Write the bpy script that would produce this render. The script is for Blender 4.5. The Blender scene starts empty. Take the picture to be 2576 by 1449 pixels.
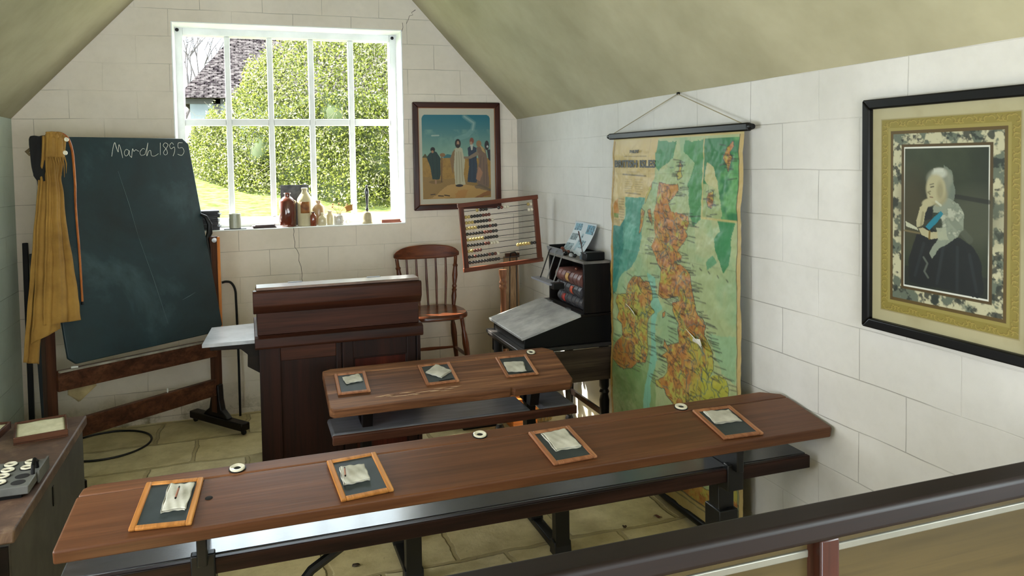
import bpy, bmesh, math, random
import numpy as np
from mathutils import Vector, Matrix, Quaternion

random.seed(7); rng = np.random.default_rng(11)
S = bpy.context.scene
COL = S.collection
PI = math.pi

# ------------------------------------------------------------------ camera
cd = bpy.data.cameras.new('camera'); cam = bpy.data.objects.new('camera', cd); COL.objects.link(cam)
R_ = Matrix(((0.94488323, 0.02958622, -0.32606799),
             (-0.32699236, 0.03513948, -0.94437345),
             (-0.01648258, 0.99894438, 0.04287717)))
cam.matrix_world = Matrix.Translation((0, 0, 1.6)) @ R_.to_4x4()
cd.sensor_width = 36; cd.sensor_fit = 'HORIZONTAL'
cd.lens = 1935 / 2576 * 36
cd.shift_y = (483 - 724.5) / 2576
cd.clip_start = 0.02; cd.clip_end = 300
S.camera = cam

# ------------------------------------------------------------------ exposure, sky, sun, added fill lights, window portal
S.view_settings.view_transform = 'Standard'; S.view_settings.look = 'None'
S.view_settings.gamma = 1.0; S.view_settings.exposure = 0.32
S.view_settings.use_curve_mapping = False
W = bpy.data.worlds.new('sky'); S.world = W; W.use_nodes = True
wn = W.node_tree.nodes; wl = W.node_tree.links; wn.clear()
wo = wn.new('ShaderNodeOutputWorld'); wb = wn.new('ShaderNodeBackground')
wt = wn.new('ShaderNodeTexCoord'); wno = wn.new('ShaderNodeTexNoise'); wr = wn.new('ShaderNodeValToRGB')
wno.inputs['Scale'].default_value = 2.2; wno.inputs['Detail'].default_value = 4
wr.color_ramp.elements[0].position = 0.35; wr.color_ramp.elements[0].color = (0.62, 0.80, 1.0, 1)
wr.color_ramp.elements[1].position = 0.62; wr.color_ramp.elements[1].color = (1.0, 0.99, 0.97, 1)
wl.new(wt.outputs['Generated'], wno.inputs['Vector']); wl.new(wno.outputs['Fac'], wr.inputs['Fac'])
wl.new(wr.outputs['Color'], wb.inputs['Color']); wb.inputs['Strength'].default_value = 10.0
wl.new(wb.outputs['Background'], wo.inputs['Surface'])

def light(kind, name, loc, direction, energy, color, **kw):
    d = bpy.data.lights.new(name, kind); d.energy = energy; d.color = color
    for k, v in kw.items(): setattr(d, k, v)
    o = bpy.data.objects.new(name, d); COL.objects.link(o); o.location = loc
    o.rotation_euler = Vector(direction).to_track_quat('-Z', 'Y').to_euler()
    return o
light('SUN', 'sun', (-4, 9, 8), (0.88, -0.75, -1.0), 26.0, (1.0, 0.95, 0.86), angle=0.012)
light('AREA', 'added_fill_left', (-1.40, 1.75, 1.25), (1, 0.05, -0.12), 7, (0.80, 0.91, 1.0), shape='RECTANGLE', size=1.9, size_y=0.9)  # added cool fill from the left, out of view
light('AREA', 'added_fill_behind_camera', (0.3, -1.22, 1.15), (0.05, 1, -0.02), 15, (1.0, 0.92, 0.82), shape='RECTANGLE', size=1.3, size_y=2.0)  # added warm fill from behind the camera
light('AREA', 'added_fill_right', (1.96, 0.0, 1.25), (-1, 0.55, 1.0), 30, (0.62, 0.90, 0.92), shape='RECTANGLE', size=1.5, size_y=0.85)  # added cool fill for the left wall and left ceiling slope
light('AREA', 'sky_portal', (0.305, 5.5, 1.83), (0, -1, 0), 1, (1, 1, 1), shape='RECTANGLE', size=1.43, size_y=1.3).data.cycles.is_portal = True

# ------------------------------------------------------------------ helpers
def lin(c):
    c = c / 255.0
    return c / 12.92 if c <= 0.04045 else ((c + 0.055) / 1.055) ** 2.4
def rgb(r, g, b): return (lin(r), lin(g), lin(b), 1.0)

class NT:
    def __init__(s, name):
        s.m = bpy.data.materials.new(name); s.m.use_nodes = True
        s.t = s.m.node_tree; s.t.nodes.clear()
        s.out = s.n('ShaderNodeOutputMaterial'); s.b = s.n('ShaderNodeBsdfPrincipled')
        s.l(s.b.outputs[0], s.out.inputs['Surface'])
    def n(s, k, **kw):
        o = s.t.nodes.new(k)
        for a, v in kw.items():
            if a in o.inputs: o.inputs[a].default_value = v
            else: setattr(o, a, v)
        return o
    def l(s, a, b): s.t.links.new(a, b)
    def coords(s, scale=(1, 1, 1), loc=(0, 0, 0), rot=(0, 0, 0)):
        tc = s.n('ShaderNodeTexCoord'); mp = s.n('ShaderNodeMapping')
        mp.inputs['Scale'].default_value = scale; mp.inputs['Location'].default_value = loc
        mp.inputs['Rotation'].default_value = rot
        s.l(tc.outputs['Object'], mp.inputs['Vector']); return mp.outputs[0]
    def noise(s, vec, scale, detail=4, rough=0.55, dist=0.0):
        o = s.n('ShaderNodeTexNoise'); o.inputs['Scale'].default_value = scale
        o.inputs['Detail'].default_value = detail; o.inputs['Roughness'].default_value = rough
        o.inputs['Distortion'].default_value = dist
        s.l(vec, o.inputs['Vector']); return o.outputs['Fac']
    def ramp(s, fac, stops):
        o = s.n('ShaderNodeValToRGB'); e = o.color_ramp.elements
        while len(e) < len(stops): e.new(0.5)
        for i, (p, c) in enumerate(stops): e[i].position = p; e[i].color = c
        s.l(fac, o.inputs['Fac']); return o.outputs['Color']
    def mix(s, fac, a, b, mode='MIX'):
        o = s.n('ShaderNodeMix'); o.data_type = 'RGBA'; o.blend_type = mode
        for k, v in ((0, fac), (6, a), (7, b)):
            if isinstance(v, (int, float, tuple)): o.inputs[k].default_value = v
            else: s.l(v, o.inputs[k])
        return o.outputs[2]
    def bump(s, h, strength, dist=0.002):
        o = s.n('ShaderNodeBump'); o.inputs['Strength'].default_value = strength; o.inputs['Distance'].default_value = dist
        s.l(h, o.inputs['Height']); s.l(o.outputs[0], s.b.inputs['Normal']); return o
    def base(s, c):
        if isinstance(c, tuple): s.b.inputs['Base Color'].default_value = c
        else: s.l(c, s.b.inputs['Base Color'])
    def set(s, **kw):
        for k, v in kw.items(): s.b.inputs[k.replace('_', ' ')].default_value = v

MATS = {}
def speck(name, c1, c2, scale=8, rough=0.7, bump=0.15, bscale=60, stretch=(1, 1, 1), coat=0, metal=0, dist=0.001, trans=0):
    if name in MATS: return MATS[name]
    n = NT(name); v = n.coords(stretch)
    n.base(n.ramp(n.noise(v, scale, 5, 0.6), [(0.35, c1), (0.65, c2)]))
    n.set(Roughness=rough, Metallic=metal, Coat_Weight=coat, Coat_Roughness=0.15)
    if trans: n.set(Transmission_Weight=trans)
    n.bump(n.noise(v, bscale, 4), bump, dist)
    MATS[name] = n.m; return n.m

def wood(name, dark, midc, light_, axis='x', rough=0.45, bump=0.25, scale=1.0, coat=0.0, wear=None):
    if name in MATS: return MATS[name]
    n = NT(name)
    st = {'x': (1.2, 22, 22), 'y': (22, 1.2, 22), 'z': (22, 22, 1.2)}[axis]
    st = tuple(a * scale for a in st)
    v = n.coords(st)
    f = n.noise(v, 1.0, 6, 0.62, 0.6)
    c = n.ramp(f, [(0.28, dark), (0.5, midc), (0.74, light_)])
    st2 = {'x': (3, 90, 90), 'y': (90, 3, 90), 'z': (90, 90, 3)}[axis]
    v2 = n.coords(st2); f2 = n.noise(v2, 1.0, 3, 0.6, 0.2)
    c = n.mix(0.35, c, n.ramp(f2, [(0.3, dark), (0.6, midc)]), 'MULTIPLY') if False else n.mix(n.ramp(f2, [(0.36, (0.45,) * 3 + (1,)), (0.5, (0,) * 3 + (1,))]), c, dark)
    if wear:
        v3 = n.coords((1, 1, 1)); f3 = n.noise(v3, 5, 4, 0.7)
        c = n.mix(n.ramp(f3, [(0.55, (0, 0, 0, 1)), (0.72, (0.7, 0.7, 0.7, 1))]), c, wear)
    n.base(c); n.set(Roughness=rough, Coat_Weight=coat, Coat_Roughness=0.2, Specular_IOR_Level=0.22)
    n.bump(f2, bump, 0.0012)
    MATS[name] = n.m; return n.m

def flat(name, c, rough=0.6, metal=0, coat=0, spec=0.5):
    if name in MATS: return MATS[name]
    n = NT(name); v = n.coords((1, 1, 1))
    d = tuple(x * 0.86 for x in c[:3]) + (1,)
    n.base(n.ramp(n.noise(v, 14, 3), [(0.3, d), (0.7, c)]))
    n.set(Roughness=rough, Metallic=metal, Coat_Weight=coat, Specular_IOR_Level=spec)
    MATS[name] = n.m; return n.m

class MB:
    def __init__(s): s.v = []; s.f = []
    def add(s, vs, fs, M=None):
        k = len(s.v)
        for p in vs:
            p = Vector(p); s.v.append(M @ p if M is not None else p)
        for f in fs: s.f.append([i + k for i in f])
        return s
    def box(s, x0, y0, z0, x1, y1, z1, M=None):
        vs = [(x, y, z) for z in (z0, z1) for y in (y0, y1) for x in (x0, x1)]
        return s.add(vs, [(0, 2, 3, 1), (4, 5, 7, 6), (0, 1, 5, 4), (2, 6, 7, 3), (0, 4, 6, 2), (1, 3, 7, 5)], M)
    def prism(s, pts, axis, a, b, M=None):
        def P(p, t):
            return {'x': (t, p[0], p[1]), 'y': (p[0], t, p[1]), 'z': (p[0], p[1], t)}[axis]
        n = len(pts); vs = [P(p, a) for p in pts] + [P(p, b) for p in pts]
        fs = [tuple(range(n)), tuple(range(2 * n - 1, n - 1, -1))] + [(i, (i + 1) % n, n + (i + 1) % n, n + i) for i in range(n)]
        return s.add(vs, fs, M)
    def lathe(s, prof, n=20, M=None, c=(0, 0)):
        vs = []; fs = []; m = len(prof)
        for r, z in prof:
            for i in range(n):
                a = 2 * PI * i / n; vs.append((c[0] + r * math.cos(a), c[1] + r * math.sin(a), z))
        for j in range(m - 1):
            for i in range(n):
                fs.append((j * n + i, j * n + (i + 1) % n, (j + 1) * n + (i + 1) % n, (j + 1) * n + i))
        fs.append(tuple(range(n - 1, -1, -1))); fs.append(tuple((m - 1) * n + i for i in range(n)))
        return s.add(vs, fs, M)
    def tube(s, pts, r, n=8, closed=False, M=None, flat_=1.0):
        pts = [Vector(p) for p in pts]; m = len(pts)
        rr = r if isinstance(r, (list, tuple)) else [r] * m
        vs = []; fs = []; up = None
        for i, p in enumerate(pts):
            a = pts[i - 1] if (i > 0 or closed) else p; b = pts[(i + 1) % m] if (i < m - 1 or closed) else p
            t = (b - a).normalized()
            if up is None:
                up = Vector((0, 0, 1)) if abs(t.z) < 0.9 else Vector((0, 1, 0))
            u = up - t * up.dot(t)
            if u.length < 1e-5: u = t.orthogonal()
            u.normalize(); up = u; w = t.cross(u)
            for k in range(n):
                an = 2 * PI * k / n
                vs.append(p + (u * math.cos(an) * flat_ + w * math.sin(an)) * rr[i])
        L = m if closed else m - 1
        for j in range(L):
            for k in range(n):
                fs.append((j * n + k, j * n + (k + 1) % n, ((j + 1) % m) * n + (k + 1) % n, ((j + 1) % m) * n + k))
        if not closed:
            fs.append(tuple(range(n - 1, -1, -1))); fs.append(tuple((m - 1) * n + k for k in range(n)))
        return s.add(vs, fs, M)
    def bar(s, p0, p1, w, d, up=(0, 0, 1)):
        p0 = Vector(p0); p1 = Vector(p1); t = (p1 - p0).normalized(); up = Vector(up)
        u = (up - t * up.dot(t)); u = u.normalized() if u.length > 1e-4 else t.orthogonal().normalized(); q = t.cross(u)
        vs = [p + q * a * w / 2 + u * b * d / 2 for p in (p0, p1) for a, b in ((-1, -1), (1, -1), (1, 1), (-1, 1))]
        return s.add(vs, [(0, 3, 2, 1), (4, 5, 6, 7), (0, 1, 5, 4), (1, 2, 6, 5), (2, 3, 7, 6), (3, 0, 4, 7)])
    def grid(s, fn, nx, ny, thick=None):
        k = len(s.v)
        for j in range(ny + 1):
            for i in range(nx + 1): s.v.append(Vector(fn(i / nx, j / ny)))
        for j in range(ny):
            for i in range(nx):
                a = k + j * (nx + 1) + i; s.f.append([a, a + 1, a + nx + 2, a + nx + 1])
        return s
    def build(s, name, m, parent=None, bevel=0, smooth=40, seg=2, solid=0, sub=0):
        me = bpy.data.meshes.new(name); me.from_pydata([tuple(v) for v in s.v], [], s.f); me.validate()
        bm = bmesh.new(); bm.from_mesh(me); bmesh.ops.recalc_face_normals(bm, faces=bm.faces); bm.to_mesh(me); bm.free()
        if smooth:
            me.shade_smooth(); me.set_sharp_from_angle(angle=math.radians(smooth))
        for q in (m if isinstance(m, list) else [m]): me.materials.append(q)
        o = bpy.data.objects.new(name, me); COL.objects.link(o)
        if parent is not None: o.parent = parent
        if solid:
            d = o.modifiers.new('thickness', 'SOLIDIFY'); d.thickness = solid; d.offset = 0
        if sub:
            d = o.modifiers.new('smooth', 'SUBSURF'); d.levels = sub; d.render_levels = sub
        if bevel:
            d = o.modifiers.new('bevel', 'BEVEL'); d.width = bevel; d.segments = seg; d.limit_method = 'ANGLE'
        return o

def tag(o, label, cat, group=None):
    o['label'] = label; o['category'] = cat
    if group: o['group'] = group
    return o
def thing(name, label, cat, loc=(0, 0, 0), rot=(0, 0, 0), group=None):
    o = bpy.data.objects.new(name, None); COL.objects.link(o); o.location = loc; o.rotation_euler = rot
    o.empty_display_size = 0.05
    return tag(o, label, cat, group)
def struct(o): o['kind'] = 'structure'; return o
def dup(root, label, loc=None, rot=None, scale=None):
    r = root.copy(); COL.objects.link(r)
    if loc is not None: r.location = loc
    if rot is not None: r.rotation_euler = rot
    if scale is not None: r.scale = scale
    r['label'] = label
    for ch in list(root.children):
        c = ch.copy(); COL.objects.link(c); c.parent = r
        for g in list(ch.children):
            d = g.copy(); COL.objects.link(d); d.parent = c
    return r

# ------------------------------------------------------------------ shared materials
def brickwall(name, ua, col1, col2, damp, zoff, uoff):
    n = NT(name); tc = n.n('ShaderNodeTexCoord'); sp = n.n('ShaderNodeSeparateXYZ'); n.l(tc.outputs['Object'], sp.inputs[0])
    cb = n.n('ShaderNodeCombineXYZ'); n.l(sp.outputs[ua], cb.inputs[0]); n.l(sp.outputs[2], cb.inputs[1])
    mp = n.n('ShaderNodeMapping'); mp.inputs['Location'].default_value = (uoff, zoff, 0); n.l(cb.outputs[0], mp.inputs[0])
    wob = n.n('ShaderNodeTexNoise'); wob.inputs['Scale'].default_value = 3.0; n.l(tc.outputs['Object'], wob.inputs['Vector'])
    add = n.n('ShaderNodeVectorMath', operation='MULTIPLY_ADD'); n.l(wob.outputs['Color'], add.inputs[0])
    add.inputs[1].default_value = (0.012, 0.012, 0); n.l(mp.outputs[0], add.inputs[2])
    br = n.n('ShaderNodeTexBrick'); n.l(add.outputs[0], br.inputs['Vector'])
    br.offset = 0.5; br.inputs['Scale'].default_value = 1.0; br.inputs['Brick Width'].default_value = 0.37
    br.inputs['Row Height'].default_value = 0.168; br.inputs['Mortar Size'].default_value = 0.0022; br.inputs['Mortar Smooth'].default_value = 0.6
    v = n.coords((1, 1, 1))
    big = n.noise(v, 1.6, 5, 0.6); fine = n.noise(v, 26, 5, 0.65)
    c = n.ramp(big, [(0.3, col1), (0.7, col2)])
    c = n.mix(n.ramp(fine, [(0.3, (0.12, 0.12, 0.12, 1)), (0.55, (0, 0, 0, 1))]), c, tuple(x * 0.78 for x in col1[:3]) + (1,))
    # joints broken up by paint that has filled them here and there
    gap = n.noise(v, 2.6, 2, 0.5)
    jf = n.n('ShaderNodeMath', operation='MULTIPLY'); n.l(br.outputs['Fac'], jf.inputs[0])
    rp = n.ramp(gap, [(0.42, (0.03, 0.03, 0.03, 1)), (0.62, (0.5, 0.5, 0.5, 1))]); n.l(rp, jf.inputs[1])
    c = n.mix(jf.outputs[0], c, rgb(92, 84, 72))
    # damp stain creeping up from the floor
    mr = n.n('ShaderNodeMapRange'); mr.inputs[1].default_value = 0.0; mr.inputs[2].default_value = 0.22
    mr.inputs[3].default_value = 1.0; mr.inputs[4].default_value = 0.0; n.l(sp.outputs[2], mr.inputs[0])
    st = n.n('ShaderNodeMath', operation='MULTIPLY'); n.l(mr.outputs[0], st.inputs[0])
    n.l(n.ramp(n.noise(v, 7, 5, 0.7), [(0.45, (0, 0, 0, 1)), (0.6, (0.8, 0.8, 0.8, 1))]), st.inputs[1])
    c = n.mix(st.outputs[0], c, damp)
    n.base(c); n.set(Roughness=0.75, Specular_IOR_Level=0.35)
    inv = n.n('ShaderNodeMath', operation='MULTIPLY'); inv.inputs[1].default_value = -1.0; n.l(br.outputs['Fac'], inv.inputs[0])
    b1 = n.n('ShaderNodeBump'); b1.inputs['Strength'].default_value = 0.45; b1.inputs['Distance'].default_value = 0.004; n.l(inv.outputs[0], b1.inputs['Height'])
    b2 = n.n('ShaderNodeBump'); b2.inputs['Strength'].default_value = 0.35; b2.inputs['Distance'].default_value = 0.003
    n.l(n.noise(v, 14, 5, 0.6), b2.inputs['Height']); n.l(b1.outputs[0], b2.inputs['Normal']); n.l(b2.outputs[0], n.b.inputs['Normal'])
    return n.m
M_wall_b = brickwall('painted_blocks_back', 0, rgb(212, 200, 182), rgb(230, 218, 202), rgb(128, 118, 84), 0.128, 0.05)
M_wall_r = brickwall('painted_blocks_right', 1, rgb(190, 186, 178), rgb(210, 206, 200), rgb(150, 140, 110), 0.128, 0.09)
M_wall_l = brickwall('painted_blocks_cool_light', 1, rgb(176, 190, 178), rgb(194, 204, 192), rgb(150, 140, 110), 0.128, 0.2)  # green tint puts the cool light on this wall into its colour
def ceiling_mat():
    n = NT('ceiling_plaster'); v = n.coords()
    n.base(n.ramp(n.noise(v, 2.2, 5, 0.6), [(0.3, rgb(150, 142, 112)), (0.7, rgb(174, 166, 136))]))
    n.set(Roughness=0.8); n.bump(n.noise(v, 18, 5, 0.6), 0.25, 0.003); return n.m
M_ceil = ceiling_mat()
def floor_mat():
    n = NT('flagstones'); tc = n.n('ShaderNodeTexCoord')
    wob = n.n('ShaderNodeTexNoise'); wob.inputs['Scale'].default_value = 5.0; wob.inputs['Detail'].default_value = 5; n.l(tc.outputs['Object'], wob.inputs['Vector'])
    add = n.n('ShaderNodeVectorMath', operation='MULTIPLY_ADD'); n.l(wob.outputs['Color'], add.inputs[0]); add.inputs[1].default_value = (0.07, 0.07, 0)
    n.l(tc.outputs['Object'], add.inputs[2])
    br = n.n('ShaderNodeTexBrick'); n.l(add.outputs[0], br.inputs['Vector']); br.offset = 0.42; br.squash = 1.35; br.squash_frequency = 3
    br.inputs['Scale'].default_value = 1.0; br.inputs['Brick Width'].default_value = 0.50; br.inputs['Row Height'].default_value = 0.37
    br.inputs['Mortar Size'].default_value = 0.014; br.inputs['Mortar Smooth'].default_value = 0.5
    br.inputs['Color1'].default_value = rgb(200, 182, 134); br.inputs['Color2'].default_value = rgb(220, 206, 164)
    br.inputs['Mortar'].default_value = rgb(176, 160, 118)
    v = n.coords(); f = n.noise(v, 9, 6, 0.65)
    c = n.mix(n.ramp(f, [(0.35, (0.45, 0.45, 0.45, 1)), (0.6, (0, 0, 0, 1))]), br.outputs['Color'], rgb(150, 130, 84))
    f2 = n.noise(v, 38, 4, 0.7)
    c = n.mix(n.ramp(f2, [(0.25, (0.8, 0.8, 0.8, 1)), (0.36, (0, 0, 0, 1))]), c, rgb(92, 78, 50))
    n.base(c); n.set(Roughness=0.62)
    ad = n.n('ShaderNodeMath', operation='MULTIPLY_ADD'); n.l(br.outputs['Fac'], ad.inputs[0]); ad.inputs[1].default_value = -1.4; n.l(f, ad.inputs[2])
    n.bump(ad.outputs[0], 0.8, 0.008); return n.m
M_floor = floor_mat()
M_desk = wood('desk_oak', rgb(74, 44, 26), rgb(98, 60, 37), rgb(118, 76, 48), 'x', 0.42, 0.3, 0.7, 0.12)
M_desk2 = wood('worn_desk_pine', rgb(58, 34, 22), rgb(108, 70, 46), rgb(156, 110, 76), 'x', 0.5, 0.5, 0.9, 0.0)
M_mah = wood('mahogany_h', rgb(22, 9, 5), rgb(56, 26, 15), rgb(76, 40, 24), 'x', 0.5, 0.12, 0.6, 0.0)
M_mahz = wood('mahogany_v', rgb(15, 6, 4), rgb(34, 14, 8), rgb(46, 20, 12), 'z', 0.5, 0.12, 0.6, 0.0)
M_darkw = wood('dark_stained_wood', rgb(9, 6, 5), rgb(18, 12, 10), rgb(30, 20, 16), 'x', 0.35, 0.2)
M_darkz = wood('dark_stained_wood_v', rgb(9, 6, 5), rgb(17, 12, 10), rgb(26, 18, 14), 'z', 0.4, 0.2)
M_easel = wood('easel_wood', rgb(40, 22, 14), rgb(78, 46, 30), rgb(104, 66, 44), 'x', 0.45, 0.2, 0.8)
M_easelz = wood('easel_wood_v', rgb(36, 20, 13), rgb(72, 42, 27), rgb(98, 60, 38), 'z', 0.45, 0.2, 0.8)
M_orangez = wood('varnished_wood_v', rgb(120, 62, 24), rgb(176, 100, 46), rgb(206, 134, 72), 'z', 0.35, 0.1, 0.8, 0.2)
M_chair = wood('chair_wood', rgb(50, 22, 10), rgb(92, 46, 24), rgb(124, 68, 38), 'z', 0.3, 0.1, 0.8, 0.4)
M_chairx = wood('chair_wood_h', rgb(56, 24, 12), rgb(98, 50, 26), rgb(130, 72, 40), 'x', 0.28, 0.1, 0.8, 0.4)
M_shelf = speck('painted_dark_shelf', rgb(44, 44, 46), rgb(60, 58, 60), 6, 0.27, 0.25, 40, (1, 8, 8), coat=0.5)
M_shelf2 = speck('dark_shelf_grey_sheen', rgb(84, 84, 90), rgb(106, 106, 114), 6, 0.35, 0.2, 40, (1, 8, 8), coat=0.4)  # lighter blue-grey stands for window light reflected on the short desk's shelf
M_iron = speck('black_iron', rgb(6, 6, 7), rgb(12, 11, 12), 10, 0.45, 0.2, 50)
M_slate = speck('slate_face', rgb(30, 38, 40), rgb(46, 54, 56), 9, 0.5, 0.1, 60)
M_sframe = wood('slate_frame_orange', rgb(138, 84, 34), rgb(188, 124, 60), rgb(206, 146, 80), 'y', 0.45, 0.1)
M_sframe2 = wood('slate_frame_brown', rgb(112, 68, 42), rgb(158, 104, 70), rgb(184, 130, 92), 'y', 0.45, 0.1)
M_cloth = speck('linen_rag', rgb(168, 164, 148), rgb(206, 202, 188), 12, 0.9, 0.5, 90)
M_white = speck('white_gloss_paint', rgb(226, 228, 226), rgb(242, 243, 242), 5, 0.4, 0.1, 30)
M_ceram = flat('cream_ceramic', rgb(228, 220, 196), 0.25, coat=0.5)
M_black = flat('black_lacquer', rgb(7, 6, 6), 0.42, spec=0.25)
M_paper = flat('paper', rgb(226, 222, 208), 0.8)
M_chalk = flat('chalk', rgb(232, 230, 218), 0.95)
M_metal = flat('dull_steel', rgb(150, 150, 150), 0.4, 0.8)
M_brass = flat('old_brass', rgb(150, 120, 60), 0.4, 0.8)
def glass_mat():
    n = NT('window_glass'); n.t.nodes.remove(n.b)
    t = n.n('ShaderNodeBsdfTransparent'); g = n.n('ShaderNodeBsdfGlossy'); g.inputs['Roughness'].default_value = 0.02
    t.inputs['Color'].default_value = (0.97, 0.99, 0.98, 1)
    lw_ = n.n('ShaderNodeLayerWeight'); lw_.inputs['Blend'].default_value = 0.5
    pw = n.n('ShaderNodeMath', operation='POWER'); n.l(lw_.outputs['Facing'], pw.inputs[0]); pw.inputs[1].default_value = 4.0
    fr = n.n('ShaderNodeMath', operation='MULTIPLY_ADD'); n.l(pw.outputs[0], fr.inputs[0]); fr.inputs[1].default_value = 0.30; fr.inputs[2].default_value = 0.0
    mx = n.n('ShaderNodeMixShader'); n.l(fr.outputs[0], mx.inputs[0]); n.l(t.outputs[0], mx.inputs[1]); n.l(g.outputs[0], mx.inputs[2])
    n.l(mx.outputs[0], n.out.inputs['Surface']); return n.m
M_glass = glass_mat()

# ------------------------------------------------------------------ the room
XL, XR, YB, YF, EV = -1.278, 1.8335, 5.18, -1.3, 1.882
AX = 0.29; AZ = 1.882 + 1.07 * (AX - XL)      # apex of the gable
kL = (AZ - EV) / (AX - XL); kR = (AZ - EV) / (XR - AX)
def cz(x): return EV + kL * (x - XL) if x < AX else EV + kR * (XR - x)
T = 0.35
w = MB()
wx0, wx1, wz0, wz1 = -0.41, 1.02, 1.18, 2.48
w.prism([(XL - .3, -.05), (wx0, -.05), (wx0, cz(wx0) + .05), (XL, EV + .05), (XL - .3, EV)], 'y', YB, YB + T)
w.prism([(wx1, -.05), (XR + .3, -.05), (XR + .3, EV), (XR, EV + .05), (wx1, cz(wx1) + .05)], 'y', YB, YB + T)
w.prism([(wx0, -.05), (wx1, -.05), (wx1, wz0), (wx0, wz0)], 'y', YB, YB + T)
w.prism([(wx0, wz1), (wx1, wz1), (wx1, cz(wx1) + .05), (AX, AZ + .05), (wx0, cz(wx0) + .05)], 'y', YB, YB + T)
wall_back = struct(w.build('wall_back', M_wall_b, smooth=0))
for pts in ([(.281, 1.184), (.284, 1.15), (.28, 1.13), (.288, 1.08), (.285, 1.05), (.300, 1.03), (.311, 1.001), (.309, .96), (.322, .92), (.327, .869), (.324, .84), (.331, .812)],
            [(1.118, 2.62), (1.09, 2.60), (1.10, 2.585), (1.076, 2.578), (1.066, 2.55), (1.053, 2.524)],
            [(1.02, 2.47), (1.03, 2.50), (1.026, 2.53)]):
    m = MB(); m.tube([(x, YB - .0005, z) for x, z in pts], [0.0022] + [0.0014] * (len(pts) - 1), 5)
    m.build('crack', flat('crack_shadow', rgb(70, 62, 52), 0.9), wall_back)
# left wall with an added opening, out of view, made for the left fill light
lw = MB(); x0, x1 = XL - .3, XL
lw.box(x0, 2.75, -.05, x1, YB + .02, EV); lw.box(x0, YF, -.05, x1, .75, EV)
lw.box(x0, .75, -.05, x1, 2.75, .8); lw.box(x0, .75, 1.7, x1, 2.75, EV)
struct(lw.build('wall_left', M_wall_l, smooth=0))
rw_ = MB(); rw_.box(XR, .85, -.05, XR + .3, YB + .02, EV).box(XR, YF, -.05, XR + .3, -.8, EV).box(XR, -.8, -.05, XR + .3, .85, .8).box(XR, -.8, 1.7, XR + .3, .85, EV)  # unseen opening near the camera is added for the right fill light
struct(rw_.build('wall_right', M_wall_r, smooth=0))
fw = MB()  # unseen gap in this wall is added for the fill behind the camera
fw.prism([(XL - .3, -.05), (-.4, -.05), (-.4, cz(-.4) + .05), (XL, EV + .05), (XL - .3, EV)], 'y', YF - .25, YF)
fw.prism([(1.0, -.05), (XR + .3, -.05), (XR + .3, EV), (XR, EV + .05), (1.0, cz(1.0) + .05)], 'y', YF - .25, YF)
fw.prism([(-.4, 2.15), (1.0, 2.15), (1.0, cz(1.0) + .05), (AX, AZ + .05), (-.4, cz(-.4) + .05)], 'y', YF - .25, YF)
struct(fw.build('wall_front', M_wall_b, smooth=0))
ce = MB()
ce.prism([(XL - .35, EV - .35 * kL), (XL, EV), (AX, AZ), (XR, EV), (XR + .35, EV - .35 * kR), (XR + .35, EV - .35 * kR + .18), (AX, AZ + .18), (XL - .35, EV - .35 * kL + .18)], 'y', YF - .3, YB + T + .05)
struct(ce.build('ceiling', M_ceil, smooth=0))
struct(MB().box(XL - .3, YF - .3, -.12, XR + .3, YB + .3, 0).build('floor', M_floor, smooth=0))

# ------------------------------------------------------------------ window
win = bpy.data.objects.new('window_1', None); COL.objects.link(win); win.location = (0, YB + .2, 0); struct(win)
m = MB(); FY0, FY1 = 0.0, 0.09
m.box(wx0, FY0, wz0, wx0 + .05, FY1, wz1).box(wx1 - .05, FY0, wz0, wx1, FY1, wz1)
m.box(wx0 + .05, FY0, wz1 - .05, wx1 - .05, FY1, wz1).box(wx0 + .05, FY0, wz0, wx1 - .05, FY1, wz0 + .06)
m.build('window_frame', M_white, win, bevel=.006)
px = [wx0 + .05] + [-.127, .141, .410, .686] + [wx1 - .05]
px = [wx0 + .05 + (wx1 - wx0 - .10) * i / 5 for i in range(6)]
for i in range(1, 5):
    MB().box(px[i] - .018, .012, wz0 + .06, px[i] + .018, .062, wz1 - .05).build('mullion', M_white, win, bevel=.006)
for i in range(5):
    MB().box(px[i] + .0185 * (i > 0), .012, 1.848, px[i + 1] - .0185 * (i < 4), .06, 1.893).build('transom', M_white, win, bevel=.005)
for i in range(5):
    for z0, z1 in ((wz0 + .06, 1.848), (1.893, wz1 - .05)):
        MB().box(px[i] + .0185, .036, z0, px[i + 1] - .0185, .039, z1).build('pane', M_glass, win)
sl = MB(); sl.grid(lambda a, b: (wx0 + .001 + (wx1 - wx0 - .002) * a, YB - .004 + .204 * b, wz0 + .001 + .004 * math.sin(a * 17) * math.sin(b * 4)), 40, 6)
struct(MB().box(wx0 + .002, YB - .006, wz0 - .006, wx1 - .002, YB + .205, wz0 + .0015).build('window_1_sill', M_white, bevel=.004))
# white painted linings of the recess
for k, q in enumerate(((wx0, wz0, wx0 + .006, wz1), (wx1 - .006, wz0, wx1, wz1), (wx0 + .006, wz1 - .006, wx1 - .006, wz1))):
    struct(MB().box(q[0], YB - .004, q[1], q[2], YB + .2, q[3]).build('trim_%d' % (k + 1), M_white, smooth=0))
for x, z in ((wx0 + .02, wz1 - .02), (wx1 - .03, wz1 - .025)):
    MB().lathe([(.001, 0), (.012, .002), (.009, .01), (.001, .012)], 8, Matrix.Translation((x, -.004, z)) @ Matrix.Rotation(PI / 2, 4, 'X')).build('bolt_head', M_black, win)

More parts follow.
